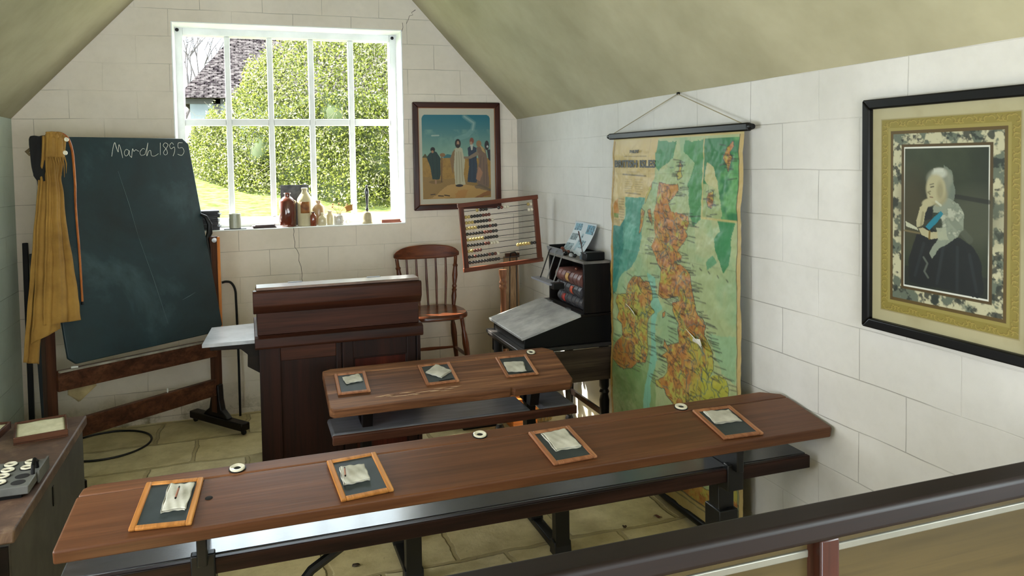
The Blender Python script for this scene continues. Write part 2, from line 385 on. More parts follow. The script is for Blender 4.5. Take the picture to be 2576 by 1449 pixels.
# ------------------------------------------------------------------ outside
def ground_z(x, y): return .45 + .13 * (y - 5.6) * (1 if y < 14 else 14 / y) + .03 * math.sin(x * 2 + y)
g = MB(); g.grid(lambda a, b: (-9 + 20 * a, 5.62 + 34 * b, ground_z(-9 + 20 * a, 5.62 + 34 * b) - .5 * (b > .25) * (b - .25)), 60, 90)
M_grass = speck('grass', rgb(64, 76, 36), rgb(112, 118, 72), 9, 0.9, 0.8, 50); [q for q in M_grass.node_tree.nodes if q.type == 'BSDF_PRINCIPLED'][0].inputs['Specular IOR Level'].default_value = 0
lawn = g.build('lawn', M_grass, smooth=60, solid=0.02)
tag(lawn, 'bright sunlit lawn outside the window, left of the hedge', 'lawn'); lawn['kind'] = 'stuff'
# barn with a hipped tile roof
def barn():
    t = thing('barn', 'white walled barn with hipped brown tile roof beyond the hedge', 'building', (0, 0, .2))
    x0, x1, y0, y1 = -1.35, 6.5, 20, 26
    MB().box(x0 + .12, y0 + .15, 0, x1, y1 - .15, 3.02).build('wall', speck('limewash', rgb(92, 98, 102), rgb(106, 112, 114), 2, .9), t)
    b = MB()
    for x in (-.62, .2, 1.3, 2.4, 3.5): b.box(x - .08, y0 + .10, 0, x + .08, y0 + .2, 3.0)
    b.box(x0, y0 + .1, 2.86, x1, y0 + .2, 3.02)
    b.build('timber_frame', flat('grey_timber', rgb(60, 58, 56), .9), t)
    rz, ez = 4.95, 2.98; xr = x0 + 1.1
    E = [(x0 - .15, y0 - .2, ez), (x1, y0 - .2, ez), (x1, y1 + .2, ez), (x0 - .15, y1 + .2, ez)]; Rg = [(xr, 23, rz), (x1, 23, rz)]
    n = NT('roof_tiles'); tc = n.coords((1, 1, 1)); br = n.n('ShaderNodeTexBrick'); n.l(n.coords((1, 1, 1), rot=(-math.radians(33), 0, 0)), br.inputs['Vector'])
    br.inputs['Scale'].default_value = 1; br.inputs['Brick Width'].default_value = .2; br.inputs['Row Height'].default_value = .11; br.inputs['Mortar Size'].default_value = .016
    br.inputs['Color1'].default_value = rgb(34, 29, 31); br.inputs['Color2'].default_value = rgb(60, 54, 54); br.inputs['Mortar'].default_value = rgb(8, 7, 7)
    n.base(n.mix(n.ramp(n.noise(tc, 9, 4), [(.45, (0, 0, 0, 1)), (.7, (.8, .8, .8, 1))]), br.outputs['Color'], rgb(92, 86, 84))); n.set(Roughness=.9, Specular_IOR_Level=0.0)
    q = MB(); q.add(E + Rg, [(0, 1, 5, 4), (2, 3, 4, 5), (3, 0, 4), (1, 2, 5), (0, 3, 2, 1)]); q.build('roof', n.m, t, smooth=0)
barn()
# leaves
def leaf_mat(name, stops, trans=.35):
    n = NT(name); gi = n.n('ShaderNodeNewGeometry'); c = n.ramp(gi.outputs['Random Per Island'], stops)
    n.base(c); n.set(Roughness=.7, Specular_IOR_Level=0.15)
    tr = n.n('ShaderNodeBsdfTranslucent'); n.l(c, tr.inputs['Color']); mx = n.n('ShaderNodeMixShader'); mx.inputs[0].default_value = trans
    n.l(n.b.outputs[0], mx.inputs[1]); n.l(tr.outputs[0], mx.inputs[2]); n.l(mx.outputs[0], n.out.inputs['Surface']); return n.m
M_leaf = leaf_mat('hedge_leaves', [(0, rgb(44, 46, 30)), (.25, rgb(72, 80, 34)), (.55, rgb(112, 120, 44)), (.8, rgb(146, 150, 72)), (1, rgb(200, 196, 170))])
def leaves(pts, smin, smax):
    n = len(pts); pts = np.array(pts); s = rng.uniform(smin, smax, n)
    d = rng.normal(size=(n, 3)); d /= np.linalg.norm(d, axis=1)[:, None]
    e = rng.normal(size=(n, 3)); e -= d * (d * e).sum(1)[:, None]; e /= np.linalg.norm(e, axis=1)[:, None]
    v = np.stack([pts - d * s[:, None], pts + e * s[:, None] * .45, pts + d * s[:, None], pts - e * s[:, None] * .45], 1).reshape(-1, 3)
    return v, n
def leaf_object(name, pts, smin, smax, m, parent):
    v, n = leaves(pts, smin, smax); me = bpy.data.meshes.new(name)
    me.from_pydata(v.tolist(), [], [(4 * i, 4 * i + 1, 4 * i + 2, 4 * i + 3) for i in range(n)]); me.materials.append(m)
    o = bpy.data.objects.new(name, me); COL.objects.link(o); o.parent = parent; return o
topx = [-1.35, -.95, -.75, -.5, -.25, 0.0, .2, .45, .8, 1.5, 2.2, 3.4]; topz = [2.0, 2.05, 2.1, 2.2, 2.5, 2.85, 2.95, 3.35, 3.6, 3.6, 3.5, 3.5]
def hy(x): return np.interp(x, [-1.4, -.6, .2, 1.2, 3.4], [14.2, 12.4, 11.2, 10.0, 8.6])
def hedge():
    t = thing('hedge', 'tall spring green hedge filling the view outside the window', 'hedge', (0, 0, 0))
    P = []; N = 100000
    x = rng.uniform(-1.4, 3.4, N); tz = np.interp(x, topx, topz) + .12 * np.sin(x * 9) + .08 * np.sin(x * 23)
    bz = np.array([ground_z(a, hy(a)) - .02 for a in x])
    f = rng.uniform(0, 1, N) ** .9; z = bz + (tz - bz) * f + rng.normal(0, .07, N)
    y = hy(x) + .18 * np.sin(x * 5 + z * 4) + rng.exponential(.16, N) + .25 * f
    leaf_object('foliage', np.stack([x, y, z], 1), .013, .028, M_leaf, t)
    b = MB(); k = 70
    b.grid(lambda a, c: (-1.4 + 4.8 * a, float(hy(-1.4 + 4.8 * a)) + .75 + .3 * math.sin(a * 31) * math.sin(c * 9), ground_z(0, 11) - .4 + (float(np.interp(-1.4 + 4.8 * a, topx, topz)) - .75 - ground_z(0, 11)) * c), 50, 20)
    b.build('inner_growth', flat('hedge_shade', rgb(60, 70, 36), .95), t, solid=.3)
    tw = MB()
    for _ in range(420):
        x = random.uniform(-1.3, 3.3); zt = float(np.interp(x, topx, topz)); z = random.uniform(.9, zt); y = float(hy(x)) - .05 + random.random() * .3
        l = random.uniform(.12, .45); a = random.gauss(0, .8)
        tw.tube([(x, y, z), (x + l * math.sin(a) * .6, y - .03, z + l * math.cos(a) * .6), (x + l * math.sin(a + .3), y, z + l * math.cos(a + .3))], [.003, .002, .001], 4)
    tw.build('twig_growth', flat('twig_bark', rgb(110, 102, 84), .8), t)['kind'] = 'stuff'
hedge()
def bare_tree(loc, h, n, label, seed):
    r = random.Random(seed); t = thing('bare_tree', label, 'tree', loc, group=None); m = MB()
    def br(p, d, l, rad, k):
        q = p + d * l; m.tube([p, p + d * l * .5 + Vector((r.gauss(0, .03), 0, 0)) * l, q], [rad, rad * .8, rad * .6], 5)
        if k:
            for _ in range(3 if k > 1 else 4):
                dd = (d + Vector((r.gauss(0, .55), r.gauss(0, .3), r.gauss(.12, .35)))).normalized(); br(q, dd, l * r.uniform(.6, .85), rad * .6, k - 1)
    br(Vector((0, 0, 0)), Vector((0, 0, 1)), h, .09, n); m.build('crown', flat('bare_bark', rgb(70, 64, 62), .9), t)
bare_tree((-2.1, 28, .6), 2.0, 5, 'bare leafless tree behind the barn roof, seen at top left of the window', 3)
bare_tree((1.6, 17, .6), 1.9, 5, 'bare leafless tree rising behind the hedge, right of the barn roof', 8)

# ------------------------------------------------------------------ long school desk
def sloped(y0, z0, y1, z1):
    ang = math.atan2(z1 - z0, y1 - y0); return Matrix.Translation((0, y0, z0)) @ Matrix.Rotation(ang, 4, 'X')
def desk_top_mesh(x0, x1, depth, thick, c, notch=0.05):
    pts = [(x0 + c * .6, 0), (x1 - c, 0), (x1, c), (x1, depth + notch - c), (x1 - c, depth + notch), (x0 + c, depth + notch), (x0, depth + notch - c), (x0, c * .6)]
    return pts
LD = thing('long_desk', 'long dark-topped oak school desk across the foreground with four slates on it', 'desk', (0, 2.04, 0))
Ml = sloped(0, .69, .28, .735)
m = MB(); m.prism([(-.46, 0), (1.815, 0), (1.823, .01), (1.823, .232), (-.449, .232), (-.46, .01)], 'z', -.036, 0, Ml); m.build('desktop', M_desk, LD, bevel=.006, seg=3)
m = MB(); m.prism([(-.446, .236), (1.822, .236), (1.815, .262), (1.75, .296), (-.42, .284), (-.44, .27)], 'z', -.034, -.001, Ml); m.build('back_strip', M_desk, LD, bevel=.004)
# shelf under the top
for nm, a, b in (('shelf', -.47, 1.475), ('shelf', 1.50, 1.79)):
    m = MB(); m.box(a, .096, .553, b, .32, .575); m.build(nm, M_shelf, LD, bevel=.004)
for a, b in ((-.47, 1.475), (1.50, 1.79)):
    m = MB(); m.box(a, .074, .530, b, .094, .573); m.build('shelf_lip', wood('lip_wood', rgb(20, 10, 8), rgb(44, 25, 19), rgb(70, 44, 35), 'x', .4, .4), LD, bevel=.003)
for x in (-.135, 1.487):
    m = MB()
    m.box(x - .013, .04, .57, x + .013, .24, .675); m.prism([(0.066, .50), (.31, .49), (.31, .553), (.0955, .553), (.0955, .59), (0.066, .59)], 'x', x - .03, x + .03)
    m.box(x - .03, .12, .05, x + .03, .18, .52); m.box(x - .036, .105, .30, x + .036, .195, .42)
    m.prism([(-.42, 0), (.42, 0), (.40, .03), (.2, .06), (.16, .12), (.10, .12), (.06, .06), (-.36, .03)], 'x', x - .025, x + .025)
    m.build('leg', M_iron, LD, bevel=.004)
m = MB(); m.tube([(-.06, .13, .10), (.05, .13, .36), (.14, .14, .46), (.24, .14, .52), (.32, .14, .545)], .014, 8); m.build('brace', M_iron, LD)
for x, d, r in ((-.119, .132, .010), (-.144, .222, .010)):
    MB().lathe([(.001, 0), (r, 0), (r * .9, .0008), (.001, .0008)], 14, Ml @ Matrix.Translation((x, d, .0002))).build('ink_stain', flat('hole_dark', rgb(14, 9, 7), .9), LD)

def inkwell(name, label, loc, rot, open_=True, r=.021, cat='inkwell', h=.0):
    t = thing(name, label, cat, loc, rot)
    MB().lathe([(.012, -.03), (r * .72, -.03), (r * .74, .001), (r, .0015), (r, .0045), (r * .86, .006), (r * .5, .004), (r * .46, -.006), (.001, -.007)], 28).build('bowl', M_ceram, t)
    if open_: MB().lathe([(.001, -.0065), (r * .34, -.0065), (r * .34, -.0055), (.001, -.0055)], 16).build('ink', flat('ink', rgb(20, 20, 24), .3), t)
    MB().lathe([(r * 1.02, -.001), (r * 1.13, -.001), (r * 1.13, .0008), (r * 1.02, .0008)], 28).build('socket_ring', M_black, t)
    return t
aL = math.atan2(.045, .28)
for x, lb, op in ((-.048, 'cream ceramic inkwell in the long desk, nearest its left end', False), (.673, 'white inkwell with black ink in the middle of the long desk', True), (1.40, 'white inkwell beside the rightmost slate on the long desk', False)):
    p = LD.location + Ml @ Vector((x, .262, .0)); inkwell('inkwell', lb, p, (aL, 0, 0), op)

# ------------------------------------------------------------------ slates, rags, slate pencils
def slate(label, M4, wd, ht, fm, group):
    t = thing('writing_slate', label, 'slate', M4.to_translation(), M4.to_euler(), group)
    f = .016
    for x in (-wd / 2, wd / 2 - f): MB().box(x, -ht / 2, 0, x + f, ht / 2, .009).build('side_rail', fm, t, bevel=.0035, seg=3)
    for y in (-ht / 2, ht / 2 - f): MB().box(-wd / 2 + f * .9, y, .0002, wd / 2 - f * .9, y + f, .0088).build('end_rail', fm, t, bevel=.003)
    MB().box(-wd / 2 + f - .002, -ht / 2 + f - .002, .001, wd / 2 - f + .002, ht / 2 - f + .002, .0055).build('slate_panel', M_slate, t)
    return t
def rag(label, M4, wd, ht, seed, group, th=.007):
    r = random.Random(seed); ph = [r.uniform(0, 6) for _ in range(8)]
    def top(a, b, k):
        ex = .0009 * math.sin(b * 13 + ph[0] + k) * (abs(a - .5) > .42); ey = .0014 * math.sin(a * 17 + ph[1] + k) * (b < .1 or b > .9)
        x = (a - .5) * wd * (1 + .04 * math.sin(b * 4 + ph[2])) + ex; y = (b - .5) * ht * (1 + .05 * math.sin(a * 5 + ph[3])) + ey
        wv = .0010 * math.sin(a * 6 + ph[4]) * math.sin(b * 5 + ph[5]) + .0005 * math.sin(a * 17 + b * 9 + ph[6])
        return (x, y, .0012 + .0024 * k + max(-.0009, wv) * (k / 2.0))
    m = MB(); N = 22
    for k, sc in enumerate((1.0, .975, .985)):
        off = (r.uniform(-.0015, .003), r.uniform(-.0015, .002))
        m.grid(lambda a, b: (top(a, b, k)[0] * sc + off[0], top(a, b, k)[1] * sc + off[1], top(a, b, k)[2]), N, N)
    # the folded edge joining the layers on the left
    m.grid(lambda a, b: (top(0, b, 0)[0] - .0012 * math.sin(PI * a), top(0, b, 0)[1], .0012 + .0048 * a), 5, N)
    o = m.build('folded_rag', M_cloth, None, solid=.0014, smooth=60); o.location = M4.to_translation(); o.rotation_euler = M4.to_euler()
    tag(o, label, 'cloth', group); return o
def rotM(base, x, d, h, ang): return base @ Matrix.Translation((x, d, h)) @ Matrix.Rotation(math.radians(ang), 4, 'Z')
BL = Matrix.Translation(LD.location) @ Ml
ls = [(-.218, .130, .147, .212, -5.3, M_sframe, 'orange-framed slate nearest the left end of the long desk'),
      (.277, .125, .145, .210, 4.8, M_sframe, 'orange-framed slate on the long desk, second from its left end'),
      (.898, .130, .145, .198, 2.4, M_sframe2, 'brown-framed slate in the middle of the long desk, third from the left'),
      (1.489, .120, .149, .198, -2.0, M_sframe2, 'brown-framed slate nearest the right end of the long desk')]
lc = [(-.196, .146, .060, .122, -6, 'folded rag with a pencil on it on the leftmost long-desk slate', 1), (.264, .130, .070, .086, 2, 'folded rag with a pencil on the second slate of the long desk', 2),
      (.901, .150, .084, .108, 4, 'large folded grey rag with no pencil on the third slate of the long desk', 3), (1.49, .150, .095, .078, -4, 'folded pale rag on the rightmost slate of the long desk', 4)]
for x, d, wd, ht, a, fm, lb in ls: slate(lb, rotM(BL, x, d, .0004, a), wd, ht, fm, 'slates on the long desk')
for x, d, wd, ht, a, lb, sd in lc: rag(lb, rotM(BL, x, d, .0062, a), wd, ht, sd, 'rags on the long desk slates')
def pencil(label, M4, L, r=.0026, m2=M_black):
    t = thing('slate_pencil', label, 'pencil', M4.to_translation(), M4.to_euler())
    MB().tube([(0, -L / 2, r), (0, L * .28, r)], r, 10).build('wrapper', flat('pencil_wrap', rgb(150, 96, 70), .5), t)
    MB().tube([(0, L * .28, r), (0, L * .42, r), (0, L * .5, r)], [r * .95, r * .9, r * .35], 10).build('pencil_tip', m2, t)
    MB().tube([(0, -L * .56, r), (0, -L / 2, r)], [r * .8, r * 1.02], 10).build('pencil_end', m2, t)
pencil('short slate pencil lying on the rag of the leftmost slate', rotM(BL, -.196, .150, .0185, -6), .055)
pencil('short slate pencil lying on the rag of the second long-desk slate', rotM(BL, .238, .132, .0185, -4), .045, .0024)

# ------------------------------------------------------------------ short desk
SD = thing('short_desk', 'short worn wooden school desk with three slates, in front of the tall cabinet desk', 'desk', (0, 3.25, 0))
Ms = sloped(0, .566, .33, .65)
m = MB(); m.prism([(.318, -.006), (1.10, -.006), (1.105, .004), (1.115, .004), (1.12, -.006), (1.395, -.006), (1.415, .02), (1.428, .285), (.302, .285), (.302, .012)], 'z', -.042, 0, Ms)
m.build('desktop', M_desk2, SD, bevel=.006, seg=3)
m = MB(); m.prism([(.302, .289), (1.428, .289), (1.428, .305), (1.385, .345), (.34, .345), (.302, .33)], 'z', -.04, -.001, Ms); m.build('back_strip', M_desk2, SD, bevel=.005)
# splintered groove along the front of the top
m = MB()
for k in range(16):
    x = .50 + k * .022 + random.uniform(-.01, .01); y = .055 + random.uniform(-.014, .014); L = random.uniform(.03, .08)
    m.add([Ms @ Vector(p) for p in ((x, y, .0004), (x + L * .5, y + .0022, .0004), (x + L, y, .0004), (x + L * .5, y - .002, .0004))], [(0, 1, 2, 3)])
m.build('splintered_groove', flat('bare_splintered_wood', rgb(214, 176, 140), .7), SD, solid=.0008)
for a, b in ((.31, 1.205), (1.262, 1.425)):
    m = MB(); m.box(a, .02, .425, b, .24, .452); m.build('shelf', M_shelf2, SD, bevel=.012, seg=3)
m = MB(); m.box(.31, -.002, .41, 1.425, .018, .449); m.build('shelf_lip', wood('lip_wood2', rgb(44, 22, 15), rgb(78, 46, 34), rgb(108, 70, 54), 'x', .4, .3), SD, bevel=.005)
for x in (.465, 1.235):
    m = MB(); m.box(x - .022, .10, .05, x + .022, .15, .58)
    m.prism([(.06, .452), (.20, .452), (.24, .57), (.02, .57)], 'x', x - .022, x + .022)
    m.build('leg', M_darkz, SD, bevel=.003)
m = MB()
for x in (.555, 1.16):
    m = MB(); m.prism([(-.45, 0), (.20, 0), (.20, .03), (.14, .05), (-.10, .05), (-.13, .028), (-.40, .028), (-.45, .02)], 'x', x - .022, x + .022)
    m.box(x - .03, -.448, 0, x + .03, -.405, .33); m.prism([(-.455, 0), (-.39, 0), (-.40, .06), (-.445, .06)], 'x', x - .036, x + .036)
    m.prism([(-.16, .02), (-.06, .02), (-.08, .09), (-.07, .38), (-.15, .38), (-.14, .09)], 'x', x - .028, x + .028)
    m.build('foot_iron', M_iron, SD, bevel=.003)
m = MB(); m.box(.33, -.55, .33, 1.40, -.34, .355); m.build('bench_seat', M_desk2, SD, bevel=.006)
BS = Matrix.Translation(SD.location) @ Ms
ss = [(.418, .190, .141, .178, -.5, 'wood-framed slate with a sky-blue sheen on the left end of the short desk', M_sframe2), (.811, .190, .155, .182, .4, 'slate with a diamond-turned rag in the middle of the short desk', M_sframe2), (1.192, .182, .160, .19, -1.4, 'slate beside the inkwell at the right end of the short desk', M_sframe2)]
for x, d, wd, ht, a, lb, fm in ss: slate(lb, rotM(BS, x, d, .0004, a), wd, ht, fm, 'slates on the short desk')
for x, d, wd, ht, a, lb, sd in [(.425, .214, .076, .056, 10, 'small yellowish folded rag on the left slate of the short desk', 11), (.815, .20, .086, .084, -48, 'rag turned like a diamond on the middle slate of the short desk', 12), (1.179, .168, .092, .086, -8, 'square folded rag on the right slate of the short desk', 13)]:
    rag(lb, rotM(BS, x, d, .0062, a), wd, ht, sd, 'rags on the short desk slates')
for x, d, a, lb in ((.83, .122, -82, 'thin dark slate pencil along the lower edge of the middle slate, short desk'), (1.215, .112, -84, 'thin dark slate pencil below the rag on the right slate, short desk')):
    o = MB().tube([(0, -.035, .0018), (0, .03, .0018), (0, .037, .0018)], [.0016, .0016, .0005], 8).build('slate_pencil', M_black); M4 = rotM(BS, x, d, .0062, a); o.matrix_world = M4
    tag(o, lb, 'pencil')
p = BS @ Vector((1.309, .302, 0)); inkwell('inkwell', 'white inkwell in the short desk, right of its last slate', p, (math.atan2(.084, .33), 0, 0), True)

# ------------------------------------------------------------------ teacher's tall cabinet desk
TD = thing('teacher_desk', 'tall dark red-brown cabinet desk with panelled front, before the window', 'desk', (0, 3.95, 0))
m = MB(); m.box(.045, .0, 0, .825, .05, .70); m.box(.045, .05, 0, .07, .5, .70).box(.80, .05, 0, .825, .5, .70).box(.07, .47, 0, .80, .5, .70); m.build('carcass', M_mahz, TD, bevel=.002)
for q in ((.035, .0, .135, .70), (.405, 0, .43, .70), (.818, 0, .838, .70)): MB().box(q[0], -.014, q[1], q[2], 0, q[3]).build('front_stile', M_mahz, TD, bevel=.003)
for q in ((.135, .62, .405, .70), (.135, 0, .405, .09)): MB().box(q[0], -.014, q[1], q[2], 0, q[3]).build('front_rail', M_mah, TD, bevel=.003)
d = MB(); d.box(.436, -.016, .02, .49, -.001, .69).box(.765, -.016, .02, .813, -.001, .69).box(.49, -.016, .60, .765, -.001, .69).box(.49, -.016, .02, .765, -.001, .11)
dr = d.build('door', M_mahz, TD, bevel=.003)
MB().prism([(.49, .11), (.765, .11), (.765, .60), (.49, .60)], 'y', -.004, -.001).build('door_panel', wood('mahogany_panel', rgb(30, 9, 6), rgb(62, 22, 14), rgb(84, 34, 22), 'z', .4, .1, .6), dr)
mm = MB(); mm.box(.485, -.012, .105, .497, -.003, .605).box(.758, -.012, .105, .77, -.003, .605).box(.497, -.012, .593, .758, -.003, .605).box(.497, -.012, .105, .758, -.003, .117); mm.build('panel_moulding', M_mahz, dr, bevel=.003)
m = MB(); m.prism([(-.04, .70), (-.035, .742), (-.012, .752), (-.012, .69), (-.035, .69)], 'x', .016, .85); m.box(.016, -.012, .70, .85, .50, .752); m.build('ledge', M_mah, TD, bevel=.003)
m = MB(); m.prism([(0, .752), (.46, .752), (.46, .80), (.12, .955), (0, .955)], 'x', .03, .835); m.build('upper_box', M_mah, TD, bevel=.003)
m = MB(); m.prism([(-.002, .86), (-.012, .875), (-.03, .90), (-.03, .965), (-.022, .975), (.02, .975), (.02, .86)], 'x', .013, .848); m.build('cornice', M_mah, TD, bevel=.004)
m = MB(); m.box(.03, -.015, .976, .838, .11, .99); m.build('top_board', speck('top_sky_sheen', rgb(96, 74, 62), rgb(128, 104, 90), 6, .28, .1, coat=.4), TD, bevel=.003)  # lighter brown stands for sky reflected along the top strip
m = MB(); a0 = math.atan2(-.155, .34); m.box(.028, 0, 0, .84, .40, .014, Matrix.Translation((0, .112, .967)) @ Matrix.Rotation(a0, 4, 'X')); m.build('lid', M_mah, TD, bevel=.003)
for x in (.22, .62): MB().box(x - .035, .10, .989, x + .035, .125, .9915).build('hinge', M_black, TD)
m = MB(); m.prism([(-.225, .0), (.028, .0), (.028, .385), (-.195, .36)], 'z', .0, .018, Matrix.Translation((0, .005, .715)) @ Matrix.Rotation(.02, 4, 'X')); m.build('side_shelf', speck('leaf_pale_sheen', rgb(150, 152, 156), rgb(182, 184, 188), 7, .3, .3, 30, coat=.3), TD, bevel=.002)  # pale blue-grey colour carries the shelf's bright reflection
m = MB(); m.prism([(-.02, .60), (.040, .56), (.040, .713), (-.19, .713), (-.19, .695), (-.05, .69), (-.018, .66)], 'y', .02, .045); m.build('shelf_bracket', M_darkw, TD, bevel=.003)

# ------------------------------------------------------------------ blackboard on swing easel
al, tl = .662, .245
bu = Vector((math.cos(al), math.sin(al), 0)); n0 = Vector((-math.sin(al), math.cos(al), 0))
bv = Vector((0, 0, math.cos(tl))) + n0 * math.sin(tl); bn = bu.cross(bv); bo = Vector((-.85, 4.263, .619))
def B(u, v, h=0): return bo + bu * u + bv * v + bn * h
EZ = thing('blackboard_easel', 'large green-black chalkboard swinging in a dark wooden stand on castors', 'blackboard', (0, 0, 0))
BW, BH, c = .885, 1.172, .035
n = NT('chalkboard_paint'); v = n.coords(); f = n.noise(v, 2.6, 6, .65, .4)
n.base(n.ramp(f, [(.3, rgb(10, 26, 30)), (.55, rgb(18, 42, 48)), (.8, rgb(58, 80, 84))])); n.set(Roughness=.48); n.bump(n.noise(v, 70, 3), .08, .001)
pts = [(c, 0), (BW - c, 0), (BW, c), (BW, BH - c), (BW - c, BH), (0, BH), (0, c)]
k = MB(); k.add([B(u, v, 0) for u, v in pts] + [B(u, v, -.018) for u, v in pts], [tuple(range(7)), tuple(range(13, 6, -1))] + [(i, (i + 1) % 7, 7 + (i + 1) % 7, 7 + i) for i in range(7)])
bd = k.build('board', n.m, EZ, bevel=.004)
CH = [[(.399, 1.063), (.415, 1.112), (.43, 1.142), (.434, 1.115), (.440, 1.088), (.447, 1.115), (.452, 1.13), (.457, 1.111), (.460, 1.054)],
 [(.506, 1.093), (.489, 1.103), (.474, 1.084), (.479, 1.065), (.495, 1.074), (.505, 1.097), (.503, 1.068), (.512, 1.056)],
 [(.512, 1.056), (.526, 1.106), (.532, 1.092), (.545, 1.101), (.556, 1.094), (.562, 1.093)],
 [(.599, 1.104), (.587, 1.108), (.567, 1.087), (.571, 1.068), (.594, 1.073)],
 [(.594, 1.073), (.612, 1.11), (.625, 1.142), (.612, 1.10), (.604, 1.064), (.621, 1.093), (.633, 1.095), (.633, 1.067), (.652, 1.064), (.678, 1.078)],
 [(.688, 1.07), (.702, 1.143)],
 [(.743, 1.14), (.729, 1.142), (.717, 1.125), (.732, 1.105), (.735, 1.08), (.718, 1.07), (.711, 1.085), (.735, 1.112), (.748, 1.13), (.743, 1.14)],
 [(.785, 1.132), (.775, 1.144), (.758, 1.127), (.764, 1.107), (.786, 1.118), (.784, 1.093), (.768, 1.063)],
 [(.845, 1.144), (.817, 1.142), (.812, 1.112), (.838, 1.114), (.845, 1.09), (.825, 1.067), (.800, 1.074)]]
def smooth_line(p, k=5):
    o = []
    for i in range(len(p) - 1):
        a = p[max(i - 1, 0)]; b = p[i]; c_ = p[i + 1]; d_ = p[min(i + 2, len(p) - 1)]
        for j in range(k):
            t = j / k; o.append(tuple(.5 * ((2 * b[q]) + (-a[q] + c_[q]) * t + (2 * a[q] - 5 * b[q] + 4 * c_[q] - d_[q]) * t * t + (-a[q] + 3 * b[q] - 3 * c_[q] + d_[q]) * t ** 3) for q in range(len(b))))
    o.append(p[-1]); return o
m = MB()
for s_ in CH:
    q = smooth_line(s_); m.tube([B(u, v, .0004) for u, v in q], [.0010 + .0004 * random.random() for _ in q], 5)
m.build('chalk_writing', M_chalk, bd)
for u0, v0, u1, v1 in ((.42, .98, .47, .60), (.47, .60, .55, .1), (.66, .22, .75, .25)): MB().tube([B(u0, v0, .0001), B((u0 + u1) / 2 + .004, (v0 + v1) / 2, .0001), B(u1, v1, .0001)], [.0004, .0010, .0003], 4).build('chalk_scratch', flat('chalk_faint', rgb(110, 126, 126), .95), bd)
# stand: posts, rails, feet
def EP(s_, z, off=0): return Vector((-.205, 4.945, 0)) + bu * s_ + n0 * off + Vector((0, 0, z))
for s_, ztop in ((0, 1.165), (-.955, 1.165)):
    m = MB(); m.bar(EP(s_, .10), EP(s_, ztop), .045, .05, up=bu); m.build('post', M_easelz if s_ < 0 else M_orangez if False else M_easelz, EZ, bevel=.003)
m = MB(); m.bar(EP(.027, .60), EP(.027, 1.16), .05, .02, up=bu); m.build('post_cheek', wood('cheek_orange', rgb(170, 96, 40), rgb(212, 134, 70), rgb(230, 160, 96), 'z', .4, .1), EZ, bevel=.002)
m = MB(); m.bar(EP(-.935, .525, -.03), EP(-.02, .50, -.03), .03, .105, up=(0, 0, 1)); m.build('upper_rail', M_easel, EZ, bevel=.003)
m = MB(); m.bar(EP(-.935, .575, -.055), EP(-.10, .553, -.055), .02, .008); m.build('chalk_ledge', speck('chalky_ledge', rgb(120, 112, 96), rgb(170, 164, 150), 9, .8), EZ)
m = MB(); m.bar(EP(-.935, .255, -.01), EP(-.02, .255, -.01), .03, .10); m.build('lower_rail', M_easel, EZ, bevel=.003)
for s_ in (0, -.955):
    m = MB(); a = EP(s_, .05, -.26); b = EP(s_, .05, .24)
    m.bar(a, b, .06, .045)
    prof = [(-.12, .072), (-.10, .09), (-.055, .12), (-.04, .18), (-.035, .27), (.035, .27), (.04, .18), (.055, .12), (.10, .09), (.12, .072)]
    vs = [EP(s_, z, y) + bu * h for h in (-.02, .02) for y, z in prof]; k = len(prof)
    m.add(vs, [tuple(range(k)), tuple(range(2 * k - 1, k - 1, -1))] + [(i, (i + 1) % k, k + (i + 1) % k, k + i) for i in range(k)])
    m.build('foot', M_darkw, EZ, bevel=.006)
    for o_ in (-.24, .22):
        q = EP(s_, .016, o_); MB().lathe([(.003, -.009), (.014, -.009), (.016, -.006), (.016, .006), (.014, .009), (.003, .009)], 16, Matrix.Translation(q) @ Matrix.Rotation(al, 4, 'Z') @ Matrix.Rotation(PI / 2, 4, 'Y')).box(q.x - .006, q.y - .006, .018, q.x + .006, q.y + .006, .032).build('castor', M_iron, EZ)
m = MB(); q = B(BW, BH / 2, .0); e = EP(0, 1.15)
m.tube([B(BW - .01, BH * .60, -.0), B(BW + .02, BH * .585, .004), B(BW + .04, BH * .545, .0), B(BW + .035, BH * .50, -.01), B(BW + .015, BH * .47, -.015), B(BW + .012, BH * .40, -.015), B(BW + .003, BH * .30, -.012)], [.008, .011, .015, .018, .014, .009, .004], 8)
m.build('pivot_bracket', M_black, EZ)
q = B(BW + .045, BH * .46, .01); MB().lathe([(.001, 0), (.012, 0), (.014, .006), (.010, .018), (.014, .022), (.001, .024)], 14, Matrix.Translation(q) @ Matrix.Rotation(PI / 2, 4, 'X')).build('clamp_screw', M_metal, EZ)
# folded duster behind the upper rail
o = MB().grid(lambda a, b: (-.895 + .11 * a - .02 * b * (1 - a) + .015 * b, 4.445 + .02 * a + .006 * math.sin(a * 9), .52 - b * (.14 - .12 * abs(a - .38))), 14, 10).build('duster', speck('brown_duster', rgb(140, 122, 86), rgb(168, 150, 110), 10, .9, .4), solid=.003)
tag(o, 'brown cloth duster hanging behind the upper rail of the blackboard stand', 'cloth')
# pieces of chalk
for s_, off, lb in ((-.86, -.055, 'short piece of white chalk on the blackboard ledge near its left end'),):
    q = EP(s_, .583, off); o = MB().tube([(-.016, 0, 0), (.016, .003, 0)], .005, 8).build('chalk_piece', M_chalk); o.location = q; tag(o, lb, 'chalk')
o = MB().tube([(0, 0, -.012), (0, 0, .012)], .004, 8).build('chalk_piece', M_chalk); o.location = EP(-.33, .318, -.012); tag(o, 'tiny stub of white chalk standing on the lower rail of the blackboard stand', 'chalk')

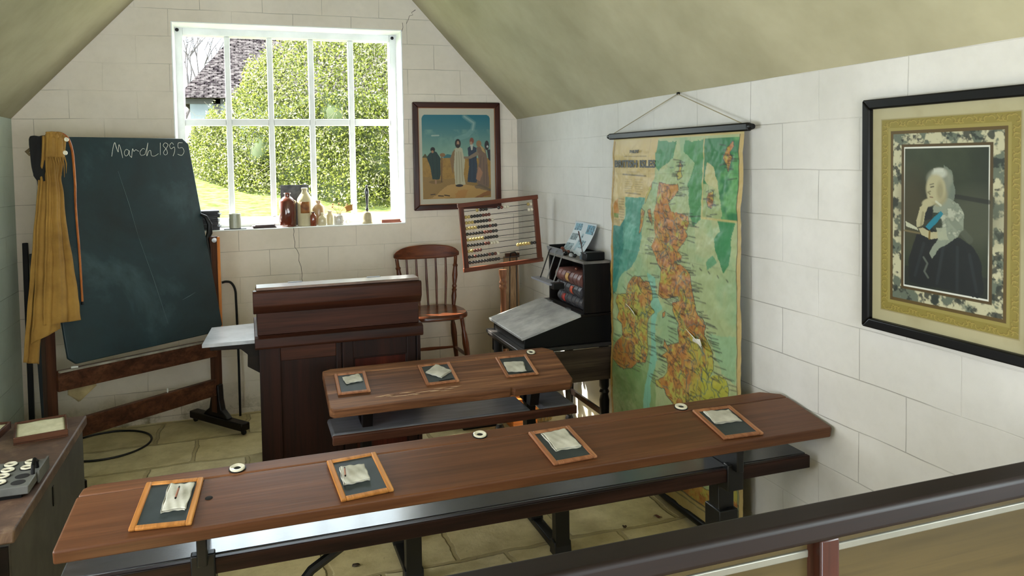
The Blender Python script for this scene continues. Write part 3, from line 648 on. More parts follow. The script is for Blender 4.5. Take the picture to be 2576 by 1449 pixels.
# smock, black garment, cane
def interp(tab, t):
    x = [a[0] for a in tab]; return float(np.interp(t, x, [a[1] for a in tab])), float(np.interp(t, x, [a[2] for a in tab]))
SM = thing('school_smock', 'mustard linen smock with two white buttons hanging from the blackboard corner', 'garment', B(.07, 1.18, .03))
base = SM.location.copy()
def loc_(v): return Vector(v) - base
def smock_panel(Lt, Rt, fold, nfold, seed, hh, depth):
    r = random.Random(seed); ph = r.uniform(0, 6)
    def fn(a, t):
        ul, vl = interp(Lt, t); ur, vr = interp(Rt, t)
        u = ul + (ur - ul) * a; v = vl + (vr - vl) * a
        g_ = min(1, .35 + t * 1.1)
        w_ = math.sin(a * PI * nfold + ph + t * 1.4) * fold * g_ + .35 * fold * math.sin(a * PI * nfold * 2.3 + 3 * t) + .002 * math.sin(t * 40 + a * 5)
        edge = -depth * (abs(2 * a - 1) ** 4)
        extra = .012 * math.exp(-((t - .16) / .05) ** 2)
        return loc_(B(u, v, hh + w_ + edge - extra))
    return fn
Lt = [(0, .058, 1.175), (.03, .052, 1.165), (.2, .022, .95), (.5, -.042, .60), (.8, -.092, .33), (1, -.108, .214)]
Rt = [(0, .145, 1.17), (.03, .152, 1.15), (.16, .098, .94), (.38, .078, .71), (.55, .078, .525), (.75, .075, .342), (1, .066, .208)]
M_smock = speck('mustard_linen', rgb(128, 92, 34), rgb(162, 122, 54), 5, .88, .35, 110)
MB().grid(smock_panel(Lt, Rt, .009, 4, 1, .050, .012), 44, 70).build('skirt_front', M_smock, SM, solid=.003, smooth=70)
MB().grid(smock_panel([(0, .040, 1.165), (.16, .005, .965), (.38, -.055, .72), (.62, -.105, .45), (.82, -.150, .225), (1, -.170, .138)], [(0, .10, 1.15), (.4, .05, .70), (.8, -.0, .33), (1, -.024, .186)], .008, 3, 4, .036, .010), 34, 60).build('skirt_side', M_smock, SM, solid=.003, smooth=70)
MB().grid(smock_panel([(0, .045, 1.13), (.4, -.06, .72), (.8, -.165, .27), (1, -.212, .062)], [(0, .09, 1.13), (.4, .02, .70), (.8, -.09, .26), (1, -.140, .038)], .009, 3, 2, .018, .004), 30, 60).build('skirt_back', M_smock, SM, solid=.003, smooth=70)
m = MB(); m.grid(smock_panel([(0, .055, 1.183), (1, .035, 1.05)], [(0, .135, 1.18), (1, .128, 1.04)], .005, 4, 5, .054, .012), 20, 16); m.build('yoke', M_smock, SM, solid=.004, smooth=70)
for k in range(7): u_ = .045 + .012 * k; MB().tube([loc_(B(u_, 1.045, .060)), loc_(B(u_ + .002, 1.01, .062)), loc_(B(u_ - .004, .96 - .01 * (k % 3), .056))], [.003, .003, .001], 6).build('pleat', M_smock, SM)
for u_, v_ in ((.137, 1.137), (.120, 1.066)):
    MB().lathe([(.001, 0), (.011, 0), (.012, .002), (.009, .004), (.004, .002), (.001, .002)], 16, Matrix.Translation(loc_(B(u_, v_, .066))) @ bn.to_track_quat('Z', 'Y').to_matrix().to_4x4()).build('button', M_ceram, SM)
BG = thing('black_garment', 'black cloth cap bunched under the smock at the blackboard corner', 'garment', B(0, 1.1, .01)); b2 = BG.location.copy()
tabL = [(0, -.004, 1.165), (.1, -.014, 1.15), (.3, -.022, 1.12), (.6, -.022, 1.02), (.85, -.018, .965), (1, .006, .93)]; tabR = [(0, .06, 1.172), (.3, .07, 1.12), (.6, .06, 1.02), (1, .03, .93)]
MB().grid(lambda a, t: B(*[interp(tabL, t)[i] + (interp(tabR, t)[i] - interp(tabL, t)[i]) * a for i in (0, 1)], .016 + .007 * math.sin(a * 7 + t * 5) - .01 * abs(2 * a - 1) ** 3) - b2, 16, 26).build('cloth_fold', flat('black_cloth', rgb(16, 15, 16), .9), BG, solid=.012, smooth=70)
MB().tube([B(-.012, 1.105, .006) - b2, B(-.034, 1.088, .006) - b2, B(-.022, 1.068, .006) - b2], [.008, .010, .004], 8).build('lining', flat('brown_lining', rgb(96, 80, 52), .9), BG)
CN = thing('walking_cane', 'orange-brown crook-handled cane hooked over the top of the blackboard', 'cane', B(.13, 1.17, .02)); b3 = CN.location.copy()
cr = smooth_line([(.080, 1.150, -.022), (.088, 1.172, -.018), (.108, 1.186, 0), (.135, 1.186, .014), (.158, 1.172, .020), (.172, 1.145, .024), (.179, 1.10, .024), (.180, 1.042, .020), (.170, .91, .014), (.154, .788, .012), (.133, .538, .011), (.108, .30, .010)])
MB().tube([B(*q) - b3 for q in cr], [.0085 - .003 * i / len(cr) for i in range(len(cr))], 12).build('shaft', wood('cane_wood', rgb(120, 58, 18), rgb(168, 94, 36), rgb(196, 124, 58), 'z', .3, .05, .8, .5), CN)
MB().tube([B(.108, .30, .010) - b3, B(.107, .285, .010) - b3], .0065, 12).build('ferrule', M_black, CN)

# ------------------------------------------------------------------ things at the left of the back wall
def leaning(name, lb, p0, p1, w_, d_, m_, cat='board'):
    t = MB(); t.bar((0, 0, 0), Vector(p1) - Vector(p0), w_, d_, up=(0, 1, 0)); o = t.build(name, m_, bevel=.003); o.location = p0; return tag(o, lb, cat)
leaning('wooden_batten', 'long black batten leaning in the left corner, the taller one', (-1.185, 4.95, .0), (-1.222, 5.125, 1.16), .028, .02, M_black, 'batten')
leaning('wooden_batten', 'shorter black batten with blue-grey edge leaning beside the taller one in the corner', (-1.115, 4.95, 0), (-1.19, 5.13, 1.095), .03, .02, flat('blue_black_paint', rgb(26, 38, 46), .5), 'batten')
t = thing('crook_rod', 'thin black crook-topped rod leaning on the wall left of the cabinet desk', 'rod', (-.079, 5.13, 0))
MB().tube(smooth_line([(0, -.02, .005), (0, 0, .40), (-.004, .015, .72), (-.008, .03, .80), (-.03, .035, .845), (-.06, .036, .855), (-.085, .036, .85)], 6), .0075, 10).build('shaft', M_black, t)
o = MB().tube([(.235 * math.cos(a), .235 * math.sin(a), .006) for a in [2 * PI * i / 64 for i in range(64)]], .006, 8, closed=True).build('hoop', M_iron); o.location = (-.80, 4.855, 0)
tag(o, 'large thin black iron play hoop lying on the floor beneath the blackboard', 'hoop')

# ------------------------------------------------------------------ chest with trays
CT = thing('wooden_chest', 'battered dark wooden chest in the left foreground holding inkwell and sand trays', 'chest', (-.97, 3.08, 0))
n = NT('chest_top'); v = n.coords((1, 1, 1)); f = n.noise(v, 7, 6, .7, .5)
c = n.ramp(f, [(.3, rgb(54, 38, 30)), (.52, rgb(88, 64, 50)), (.72, rgb(130, 106, 84))]); n.base(c); n.set(Roughness=.55); n.bump(n.noise(v, 30, 5), .5, .002)
MB().box(-.305, -.54, .51, .305, .54, .55).build('lid', n.m, CT, bevel=.006)
MB().box(-.29, -.525, 0, .29, .525, .51).build('body', speck('chest_side', rgb(58, 54, 48), rgb(82, 78, 70), 5, .6, .3, 30), CT, bevel=.004)
MB().box(-.285, -.532, .02, .285, -.526, .50).build('front_panel', M_darkw, CT)
MB().box(.2905, -.02, .40, .2935, -.005, .47).build('keyhole_plate', M_black, CT)
def tray(lb, loc, rz, wd, dp, hh, fill):
    t = thing('sand_tray', lb, 'tray', loc, (0, 0, rz), 'sand trays on the chest'); e = .008
    MB().box(-wd / 2, -dp / 2, 0, wd / 2, dp / 2, .004).build('base', M_easel, t)
    m = MB(); m.box(-wd / 2, -dp / 2, .004, wd / 2, -dp / 2 + e, hh).box(-wd / 2, dp / 2 - e, .004, wd / 2, dp / 2, hh).box(-wd / 2, -dp / 2 + e, .004, -wd / 2 + e, dp / 2 - e, hh).box(wd / 2 - e, -dp / 2 + e, .004, wd / 2, dp / 2 - e, hh)
    m.build('rim', M_easel, t, bevel=.002)
    MB().grid(lambda a, b: ((a - .5) * (wd - 2 * e), (b - .5) * (dp - 2 * e), hh * .72 + .0012 * math.sin(a * 9) * math.sin(b * 11)), 16, 16).build('sand', speck('pale_sand', rgb(196, 188, 152), rgb(216, 208, 176), 30, .95, .3, 120), t, solid=.002)
tray('wooden tray of pale sand on the chest, the fully visible one', (-.795, 3.446, .5505), .22, .18, .215, .028, 1)
tray('tray of sand on the chest cut by the left edge of the photo', (-1.02, 3.455, .5505), -.06, .18, .21, .028, 1)
IT = thing('inkwell_tray', 'grey wooden inkwell carrying tray with round holes on the chest', 'tray', (-.86, 2.90, .5505), (0, 0, 0))
M_it = speck('grey_tray_wood', rgb(74, 74, 72), rgb(98, 98, 94), 8, .45, .2)
m = MB(); m.box(-.28, -.125, .012, .178, .115, .04); m.build('tray_block', M_it, IT, bevel=.003); [MB().box(-.28, y, 0, .155, y + .015, .012).build('runner', M_black, IT) for y in (-.115, .10)]
MB().tube([(.168, -.028, .038), (.168, -.022, .066), (.168, .0, .080), (.168, .024, .066), (.168, .030, .038)], .006, 8).build('handle', M_black, IT)
m = MB(); m.box(.1785, -.02, .006, .185, .115, .048); m.build('end_plate', M_it, IT, bevel=.001)
for i, (x, y) in enumerate([(.140, -.035), (.141, -.088)]):
    MB().lathe([(.001, .0402), (.021, .0402), (.021, .0410), (.001, .0410)], 20, Matrix.Translation((x, y, 0))).build('empty_hole', flat('hole_dark', rgb(14, 9, 7), .9), IT)
lbs = {0: 'cup-shaped white inkwell with black ink, middle column and farthest row of the tray', 1: 'white inkwell with grey rim, middle column and second row of the tray', 2: 'white inkwell with a small black hole, third row of the tray', 3: 'nearly white full inkwell nearest the front of the tray', 4: 'white inkwell by the far right corner of the tray', 5: 'cream plugged inkwell under the handle at the tray right end'}
for i, (x, y) in enumerate([(.078, .085), (.082, .032), (.081, -.020), (.085, -.075), (.138, .088), (.138, .036)]):
    inkwell('inkwell', lbs[i], (IT.location.x + x, IT.location.y + y, IT.location.z + .0415), (0, 0, 0), i in (0, 2), .020)

# ------------------------------------------------------------------ windsor chair
def chair():
    t = thing('windsor_chair', 'brown wooden spindle-back chair behind the cabinet desk, facing the room', 'chair', (1.12, 4.83, 0), (0, 0, -.03))
    m = MB(); pts = []
    for i in range(32):
        a = 2 * PI * i / 32; x, y = math.cos(a), math.sin(a)
        pts.append((.205 * (abs(x) ** .62) * (1 if x > 0 else -1) * (1.0 - .06 * (y > 0)), .205 * (abs(y) ** .62) * (1 if y > 0 else -1)))
    N = len(pts); rings = [(.90, .595), (1, .605), (1.0, .622), (.96, .632), (.6, .628), (.25, .624)]
    vs = [(x * s_, y * s_, z) for s_, z in rings for x, y in pts]; fs = [(j * N + i, j * N + (i + 1) % N, (j + 1) * N + (i + 1) % N, (j + 1) * N + i) for j in range(len(rings) - 1) for i in range(N)]
    fs += [tuple(range(N - 1, -1, -1)), tuple((len(rings) - 1) * N + i for i in range(N))]
    m.add(vs, fs); m.build('seat', M_chairx, t)
    leg = [(0, .012), (.04, .014), (.10, .018), (.16, .016), (.18, .012), (.19, .017), (.20, .012), (.34, .015), (.44, .020), (.50, .016), (.52, .012), (.60, .013)]
    for sx in (-1, 1):
        for sy in (-1, 1):
            p0 = Vector((sx * .215, sy * .215, 0)); p1 = Vector((sx * .15, sy * .145, .60))
            MB().tube([p0.lerp(p1, z / .6) for z, r in leg], [r * 1.05 for z, r in leg], 12).build('leg', M_chair, t)
    def at_(sx, sy, z): return Vector((sx * .215, sy * .215, 0)).lerp(Vector((sx * .15, sy * .145, .60)), z / .6)
    def st(a, b): MB().tube([a.lerp(b, q) for q in (0, .2, .5, .8, 1)], [.007, .009, .012, .009, .007], 10).build('stretcher', M_chairx, t)
    st(at_(-1, -1, .17), at_(1, -1, .17)); st(at_(-1, 1, .34), at_(1, 1, .34))
    for sx in (-1, 1): st(at_(sx, -1, .36), at_(sx, 1, .34)); st(at_(sx, -1, .20), at_(sx, 1, .19))
    # back
    def arc(a, z0): return Vector((a * .215, .205 + .035 * (1 - a * a), z0))
    for a in (-.62, -.31, 0, .31, .62):
        MB().tube([Vector((a * .185, .165 + .012 * (1 - a * a), .625)), arc(a, .80).lerp(arc(a * .95, .80), .5) - Vector((0, .02, 0)), arc(a, .955)], [.0065, .0085, .006], 10).build('spindle', M_chair, t)
    for sx in (-1, 1):
        p0 = Vector((sx * .165, .15, .62)); p1 = arc(sx * .93, .95); pr = [(0, .012), (.08, .014), (.2, .018), (.3, .014), (.33, .018), (.36, .012), (.4, .017), (.44, .012), (.5, .015), (.62, .019), (.78, .014), (.82, .018), (.85, .012), (1, .012)]
        MB().tube([p0.lerp(p1, q) for q, r in pr], [r for q, r in pr], 12).build('back_post', M_chair, t)
    m = MB(); vs = []; K = 20
    for i in range(K + 1):
        a = -1 + 2 * i / K; c = arc(a, 0); e = .026 * (1 - abs(a) ** 6); zt = 1.035 - .022 * a * a - .03 * abs(a) ** 8; zb = .945 - .006 * (1 - a * a) + .012 * abs(a) ** 8
        c.x *= 1.03
        vs += [(c.x, c.y - .011, zb), (c.x, c.y - .012, zt), (c.x, c.y + .012, zt - .004), (c.x, c.y + .011, zb)]
    fs = [(4 * i + k, 4 * i + (k + 1) % 4, 4 * i + 4 + (k + 1) % 4, 4 * i + 4 + k) for i in range(K) for k in range(4)] + [(0, 3, 2, 1), (4 * K, 4 * K + 1, 4 * K + 2, 4 * K + 3)]
    m.add(vs, fs); m.build('crest_rail', M_chairx, t, bevel=.006, smooth=50)
chair()

# ------------------------------------------------------------------ framed prints
class Canvas:
    def __init__(s, w_, h_, nx, col):
        s.w, s.h = w_, h_; s.nx = nx; s.ny = int(nx * h_ / w_); s.a = np.zeros((s.ny + 1, s.nx + 1, 3)); s.a[:] = [lin(c) for c in col]
        s.U, s.V = np.meshgrid(np.linspace(0, 1, s.nx + 1), np.linspace(0, 1, s.ny + 1))
        s.N = {}
    def noise(s, f, seed=0):
        r = np.random.default_rng(seed); out = np.zeros_like(s.U); amp = 1; tot = 0
        for o_ in range(4):
            g_ = r.random((int(f * s.h / s.w) + 3, int(f) + 3)); x = s.U * f; y = s.V * f * s.h / s.w
            xi = x.astype(int); yi = y.astype(int); fx = x - xi; fy = y - yi; fx = fx * fx * (3 - 2 * fx); fy = fy * fy * (3 - 2 * fy)
            out += amp * ((g_[yi, xi] * (1 - fx) + g_[yi, xi + 1] * fx) * (1 - fy) + (g_[yi + 1, xi] * (1 - fx) + g_[yi + 1, xi + 1] * fx) * fy); tot += amp; amp *= .55; f *= 2.1
        return out / tot
    def mask(s, poly, wob=0, seed=1):
        U, V = s.U, s.V
        if wob: U = U + (s.noise(14, seed) - .5) * wob; V = V + (s.noise(14, seed + 5) - .5) * wob * s.w / s.h
        m_ = np.zeros(U.shape, bool); n_ = len(poly)
        for i in range(n_):
            x0, y0 = poly[i]; x1, y1 = poly[(i + 1) % n_]
            if y0 == y1: continue
            c = ((y0 > V) != (y1 > V)) & (U < (x1 - x0) * (V - y0) / (y1 - y0) + x0); m_ ^= c
        return m_
    def put(s, m_, col, op=1.0):
        c = np.array([lin(q) for q in col]); m_ = np.asarray(m_, float)[..., None] * op; s.a = s.a * (1 - m_) + c * m_
    def poly(s, p, col, op=1.0, wob=0, seed=1): s.put(s.mask(p, wob, seed), col, op)
    def rect(s, u0, v0, u1, v1, col, op=1.0): s.put((s.U >= u0) & (s.U <= u1) & (s.V >= v0) & (s.V <= v1), col, op)
    def ell(s, u, v, ru, rv, col, op=1.0, soft=.15, rot=0):
        A = s.h / s.w; du = s.U - u; dv = (s.V - v) * A; cu = du * math.cos(rot) + dv * math.sin(rot); cv_ = -du * math.sin(rot) + dv * math.cos(rot)
        d_ = np.sqrt((cu / ru) ** 2 + (cv_ / (rv * A)) ** 2); s.put(np.clip((1 - d_) / soft + .5, 0, 1), col, op)
    def line(s, pts, wd, col, op=1.0):
        A = s.h / s.w; d_ = np.full(s.U.shape, 9.0)
        for (x0, y0), (x1, y1) in zip(pts[:-1], pts[1:]):
            px_, py_ = s.U - x0, (s.V - y0) * A; dx, dy = x1 - x0, (y1 - y0) * A; L = dx * dx + dy * dy + 1e-12
            t_ = np.clip((px_ * dx + py_ * dy) / L, 0, 1); d_ = np.minimum(d_, np.hypot(px_ - t_ * dx, py_ - t_ * dy))
        s.put(np.clip((wd - d_) / (1.2 / s.nx) + .5, 0, 1), col, op)
    def sline(s, pts, wd, col, op=1.0):      # a short line, only its own neighbourhood is touched
        us = [p[0] for p in pts]; vs_ = [p[1] for p in pts]; pad = wd * 2 + .01
        i0 = max(0, int((min(us) - pad) * s.nx)); i1 = min(s.nx, int((max(us) + pad) * s.nx)) + 1; j0 = max(0, int((min(vs_) - pad) * s.ny)); j1 = min(s.ny, int((max(vs_) + pad) * s.ny)) + 1
        U, V = s.U[j0:j1, i0:i1], s.V[j0:j1, i0:i1]; A = s.h / s.w; d_ = np.full(U.shape, 9.0)
        for (x0, y0), (x1, y1) in zip(pts[:-1], pts[1:]):
            px_, py_ = U - x0, (V - y0) * A; dx, dy = x1 - x0, (y1 - y0) * A; L = dx * dx + dy * dy + 1e-12
            t_ = np.clip((px_ * dx + py_ * dy) / L, 0, 1); d_ = np.minimum(d_, np.hypot(px_ - t_ * dx, py_ - t_ * dy))
        m_ = (np.clip((wd - d_) / (1.2 / s.nx) + .5, 0, 1) * op)[..., None]; c = np.array([lin(q) for q in col]); s.a[j0:j1, i0:i1] = s.a[j0:j1, i0:i1] * (1 - m_) + c * m_
    def mesh(s, name, place, parent, rough=.5, coat=0):
        P = place(s.U, s.V).reshape(-1, 3); X, Y = s.nx + 1, s.ny + 1
        i, j = np.meshgrid(np.arange(s.nx), np.arange(s.ny)); k = (j * X + i).ravel(); F = np.stack([k, k + 1, k + X + 1, k + X], 1)
        me = bpy.data.meshes.new(name); me.vertices.add(len(P)); me.vertices.foreach_set('co', P.ravel())
        me.loops.add(F.size); me.loops.foreach_set('vertex_index', F.ravel()); me.polygons.add(len(F)); me.polygons.foreach_set('loop_start', np.arange(0, F.size, 4)); me.update(calc_edges=True)
        ca = me.color_attributes.new('print', 'FLOAT_COLOR', 'POINT'); ca.data.foreach_set('color', np.concatenate([s.a.reshape(-1, 3), np.ones((len(P), 1))], 1).ravel().astype(np.float32))
        me.shade_smooth(); n_ = NT(name + '_print'); at = n_.n('ShaderNodeAttribute'); at.attribute_name = 'print'; n_.base(n_.mix(1.0, at.outputs['Color'], (.62, .62, .62, 1), 'MULTIPLY')); n_.set(Roughness=rough, Coat_Weight=coat, Coat_Roughness=.08); me.materials.append(n_.m)
        o = bpy.data.objects.new(name, me); COL.objects.link(o); o.parent = parent; return o

def frame_bars(t, w_, h_, fw_, d_, m_, prof=None):      # local: x right, z up, front towards -y, wall at y=0
    for a in ((0, 0, w_, fw_), (0, h_ - fw_, w_, h_)):
        x0, z0, x1, z1 = a; top_ = z0 > 0
        q = MB(); q.prism([(x0, z0 if not top_ else z1), (x1, z0 if not top_ else z1), (x1 - fw_, z1 if not top_ else z0), (x0 + fw_, z1 if not top_ else z0)], 'y', -d_, 0); q.build('frame_rail', m_[0], t, bevel=.005, seg=3)
    for s_ in (0, 1):
        q = MB(); X = (lambda v: w_ - v) if s_ else (lambda v: v); q.prism([(X(0), 0), (X(0), h_), (X(fw_), h_ - fw_), (X(fw_), fw_)], 'y', -d_, 0); q.build('frame_stile', m_[1], t, bevel=.005, seg=3)

def country_print():
    t = thing('framed_print', 'framed colour print of robed figures under a turquoise sky, right of the window', 'picture', (1.077, YB - .002, 1.258))
    W_, H_ = .622, .738; fw_ = .037
    frame_bars(t, W_, H_, fw_, .03, (wood('print_frame_h', rgb(24, 8, 5), rgb(58, 22, 14), rgb(82, 38, 25), 'x', .35, .1, .8, .3), wood('print_frame_v', rgb(24, 8, 5), rgb(58, 22, 14), rgb(82, 38, 25), 'z', .35, .1, .8, .3)))
    for x0, z0, x1, z1 in ((fw_, fw_, W_ - fw_, fw_ + .004), (fw_, H_ - fw_ - .004, W_ - fw_, H_ - fw_), (fw_, fw_ + .004, fw_ + .004, H_ - fw_ - .004), (W_ - fw_ - .004, fw_ + .004, W_ - fw_, H_ - fw_ - .004)):
        MB().box(x0, -.022, z0, x1, -.016, z1).build('gilt_slip', flat('worn_gilt', rgb(150, 96, 60), .4, .4), t)
    w2, h2 = W_ - 2 * fw_, H_ - 2 * fw_
    c = Canvas(w2, h2, 260, (222, 214, 190)); U0, V0, U1, V1 = .05, .07, .935, .94
    def Q(s_, q): return (U0 + (U1 - U0) * s_, V0 + (V1 - V0) * q)
    def P(L): return [Q(a, b) for a, b in L]
    R = c.mask(P([(0, .04), (.012, .015), (.04, 0), (.95, 0), (.985, .015), (1, .04), (1, 1), (0, 1)]))
    sky = np.clip((c.V - V0) / (V1 - V0) / .5, 0, 1); keep = c.a.copy()
    top_, bot = np.array([lin(q) for q in (20, 122, 138)]), np.array([lin(q) for q in (150, 186, 160)])
    c.a = top_ + (bot - top_) * (sky ** 1.4)[..., None]; nz = c.noise(7, 3)
    c.put(np.clip((nz - .52) * 3, 0, 1) * (sky > .35), (150, 190, 170), .6)
    c.line(P([(.62, .02), (.76, .10), (.74, .18), (.66, .25), (.50, .29)]), .03, (150, 190, 180), .35); c.line(P([(.62, .02), (.76, .10), (.74, .18)]), .012, (180, 206, 194), .5)
    c.line(P([(.14, .25), (.24, .247)]), .008, (196, 208, 190), .8)
    c.poly(P([(.3, .5), (.36, .47), (.42, .48), (.5, .5), (.5, .54), (.3, .54)]), (56, 122, 128))
    c.poly(P([(0, .50), (.04, .46), (.07, .5), (.07, .54), (0, .54)]), (86, 84, 40))
    c.poly(P([(0, .51), (1, .525), (1, 1), (0, 1)]), (186, 142, 62)); fz = c.noise(30, 8)
    c.put((c.V > Q(0, .52)[1]) * np.clip((fz - .45) * 3, 0, 1), (146, 104, 40), .55)
    c.poly(P([(0, .74), (.3, .76), (.45, .76), (1, .84), (1, 1), (0, 1)]), (164, 128, 68), .9, .05)
    c.poly(P([(.10, 1), (.22, .93), (.35, .84), (.5, .83), (.8, .86), (1, .93), (1, .97), (.7, 1)]), (212, 166, 96), .9, .04)
    c.poly(P([(.45, 1), (.5, .9), (.66, .9), (.6, 1)]), (198, 128, 58), .5, .06); c.poly(P([(.75, 1), (1, .91), (1, .97), (.86, 1)]), (150, 90, 44), .8, .03)
    c.line(P([(.11, .95), (.17, .945)]), .006, (70, 52, 30)); c.line(P([(.22, .965), (.29, .97)]), .007, (60, 46, 28)); c.line(P([(.31, .96), (.38, .97)]), .007, (60, 46, 28))
    # four plain robed figures and two behind
    def robe(pts, col, hi, folds): 
        c.poly(P(pts), col, 1, .012, 3)
        for f_ in folds: c.line(P(f_), .004, hi, .7)
    c.ell(*Q(.19, .80), .09, .018, (120, 92, 46), .6)
    robe([(.10, .46), (.15, .43), (.20, .44), (.26, .52), (.26, .70), (.24, .77), (.14, .77), (.11, .62), (.06, .50)], (26, 58, 52), (16, 38, 36), [[(.14, .46), (.16, .70)], [(.20, .48), (.21, .74)]])
    c.ell(*Q(.15, .415), .030, .026, (34, 22, 16)); c.ell(*Q(.145, .440), .016, .014, (176, 128, 92)); c.line(P([(.28, .50), (.27, .80)]), .005, (80, 52, 28)); c.ell(*Q(.185, .80), .012, .025, (178, 134, 98))
    c.ell(*Q(.29, .48), .035, .02, (156, 112, 64))
    robe([(.46, .41), (.53, .38), (.58, .40), (.62, .55), (.60, .70), (.62, .84), (.47, .84), (.45, .6), (.43, .52)], (206, 198, 166), (150, 134, 96), [[(.50, .45), (.49, .82)], [(.53, .44), (.54, .83)], [(.56, .45), (.58, .80)]])
    robe([(.44, .44), (.47, .41), (.46, .56), (.44, .72), (.41, .60), (.40, .53)], (150, 116, 76), (110, 80, 50), [])
    c.ell(*Q(.518, .345), .038, .048, (40, 26, 20)); c.ell(*Q(.52, .342), .017, .024, (190, 146, 112)); c.ell(*Q(.52, .362), .012, .01, (70, 44, 32))
    c.ell(*Q(.53, .85), .05, .014, (44, 30, 24))
    robe([(.66, .40), (.72, .37), (.79, .40), (.80, .62), (.79, .82), (.65, .81), (.68, .62)], (50, 66, 84), (34, 46, 62), [[(.70, .5), (.69, .78)], [(.75, .5), (.75, .80)]])
    c.ell(*Q(.725, .315), .028, .034, (150, 84, 60)); c.ell(*Q(.715, .345), .018, .02, (190, 150, 118)); c.poly(P([(.70, .36), (.745, .36), (.735, .42), (.715, .43)]), (214, 208, 190))
    robe([(.79, .40), (.86, .37), (.93, .42), (.96, .60), (.98, .88), (.80, .84), (.78, .72), (.83, .56)], (140, 112, 92), (96, 78, 72), [[(.86, .5), (.82, .78)], [(.90, .52), (.90, .84)], [(.94, .6), (.94, .86)]])
    c.poly(P([(.60, .50), (.68, .50), (.80, .44), (.84, .48), (.70, .53), (.60, .525)]), (150, 128, 106)); c.poly(P([(.82, .62), (.88, .70), (.84, .80), (.78, .78)]), (196, 140, 104), .8, .02)
    c.ell(*Q(.83, .35), .034, .036, (168, 126, 84)); c.poly(P([(.84, .36), (.90, .40), (.93, .47), (.88, .44)]), (206, 172, 110))
    c.ell(*Q(.95, .37), .03, .05, (52, 44, 44)); c.ell(*Q(.96, .385), .012, .012, (220, 214, 206)); c.poly(P([(.95, .42), (1, .42), (1, .56), (.97, .54)]), (60, 60, 66))
    c.poly(P([(.75, .86), (.83, .84), (1, .90), (1, .93), (.78, .89)]), (82, 84, 88), .6, .02)
    out = c.a; c.a = np.where(R[..., None], out, keep)
    c.mesh('print', lambda U, V: np.stack([fw_ + U * w2, np.full_like(U, -.012), fw_ + (1 - V) * h2], -1), t)
    MB().box(fw_ - .003, -.0105, fw_ - .003, W_ - fw_ + .003, -.004, H_ - fw_ + .003).build('backing_board', M_black, t)
    return t
country_print()

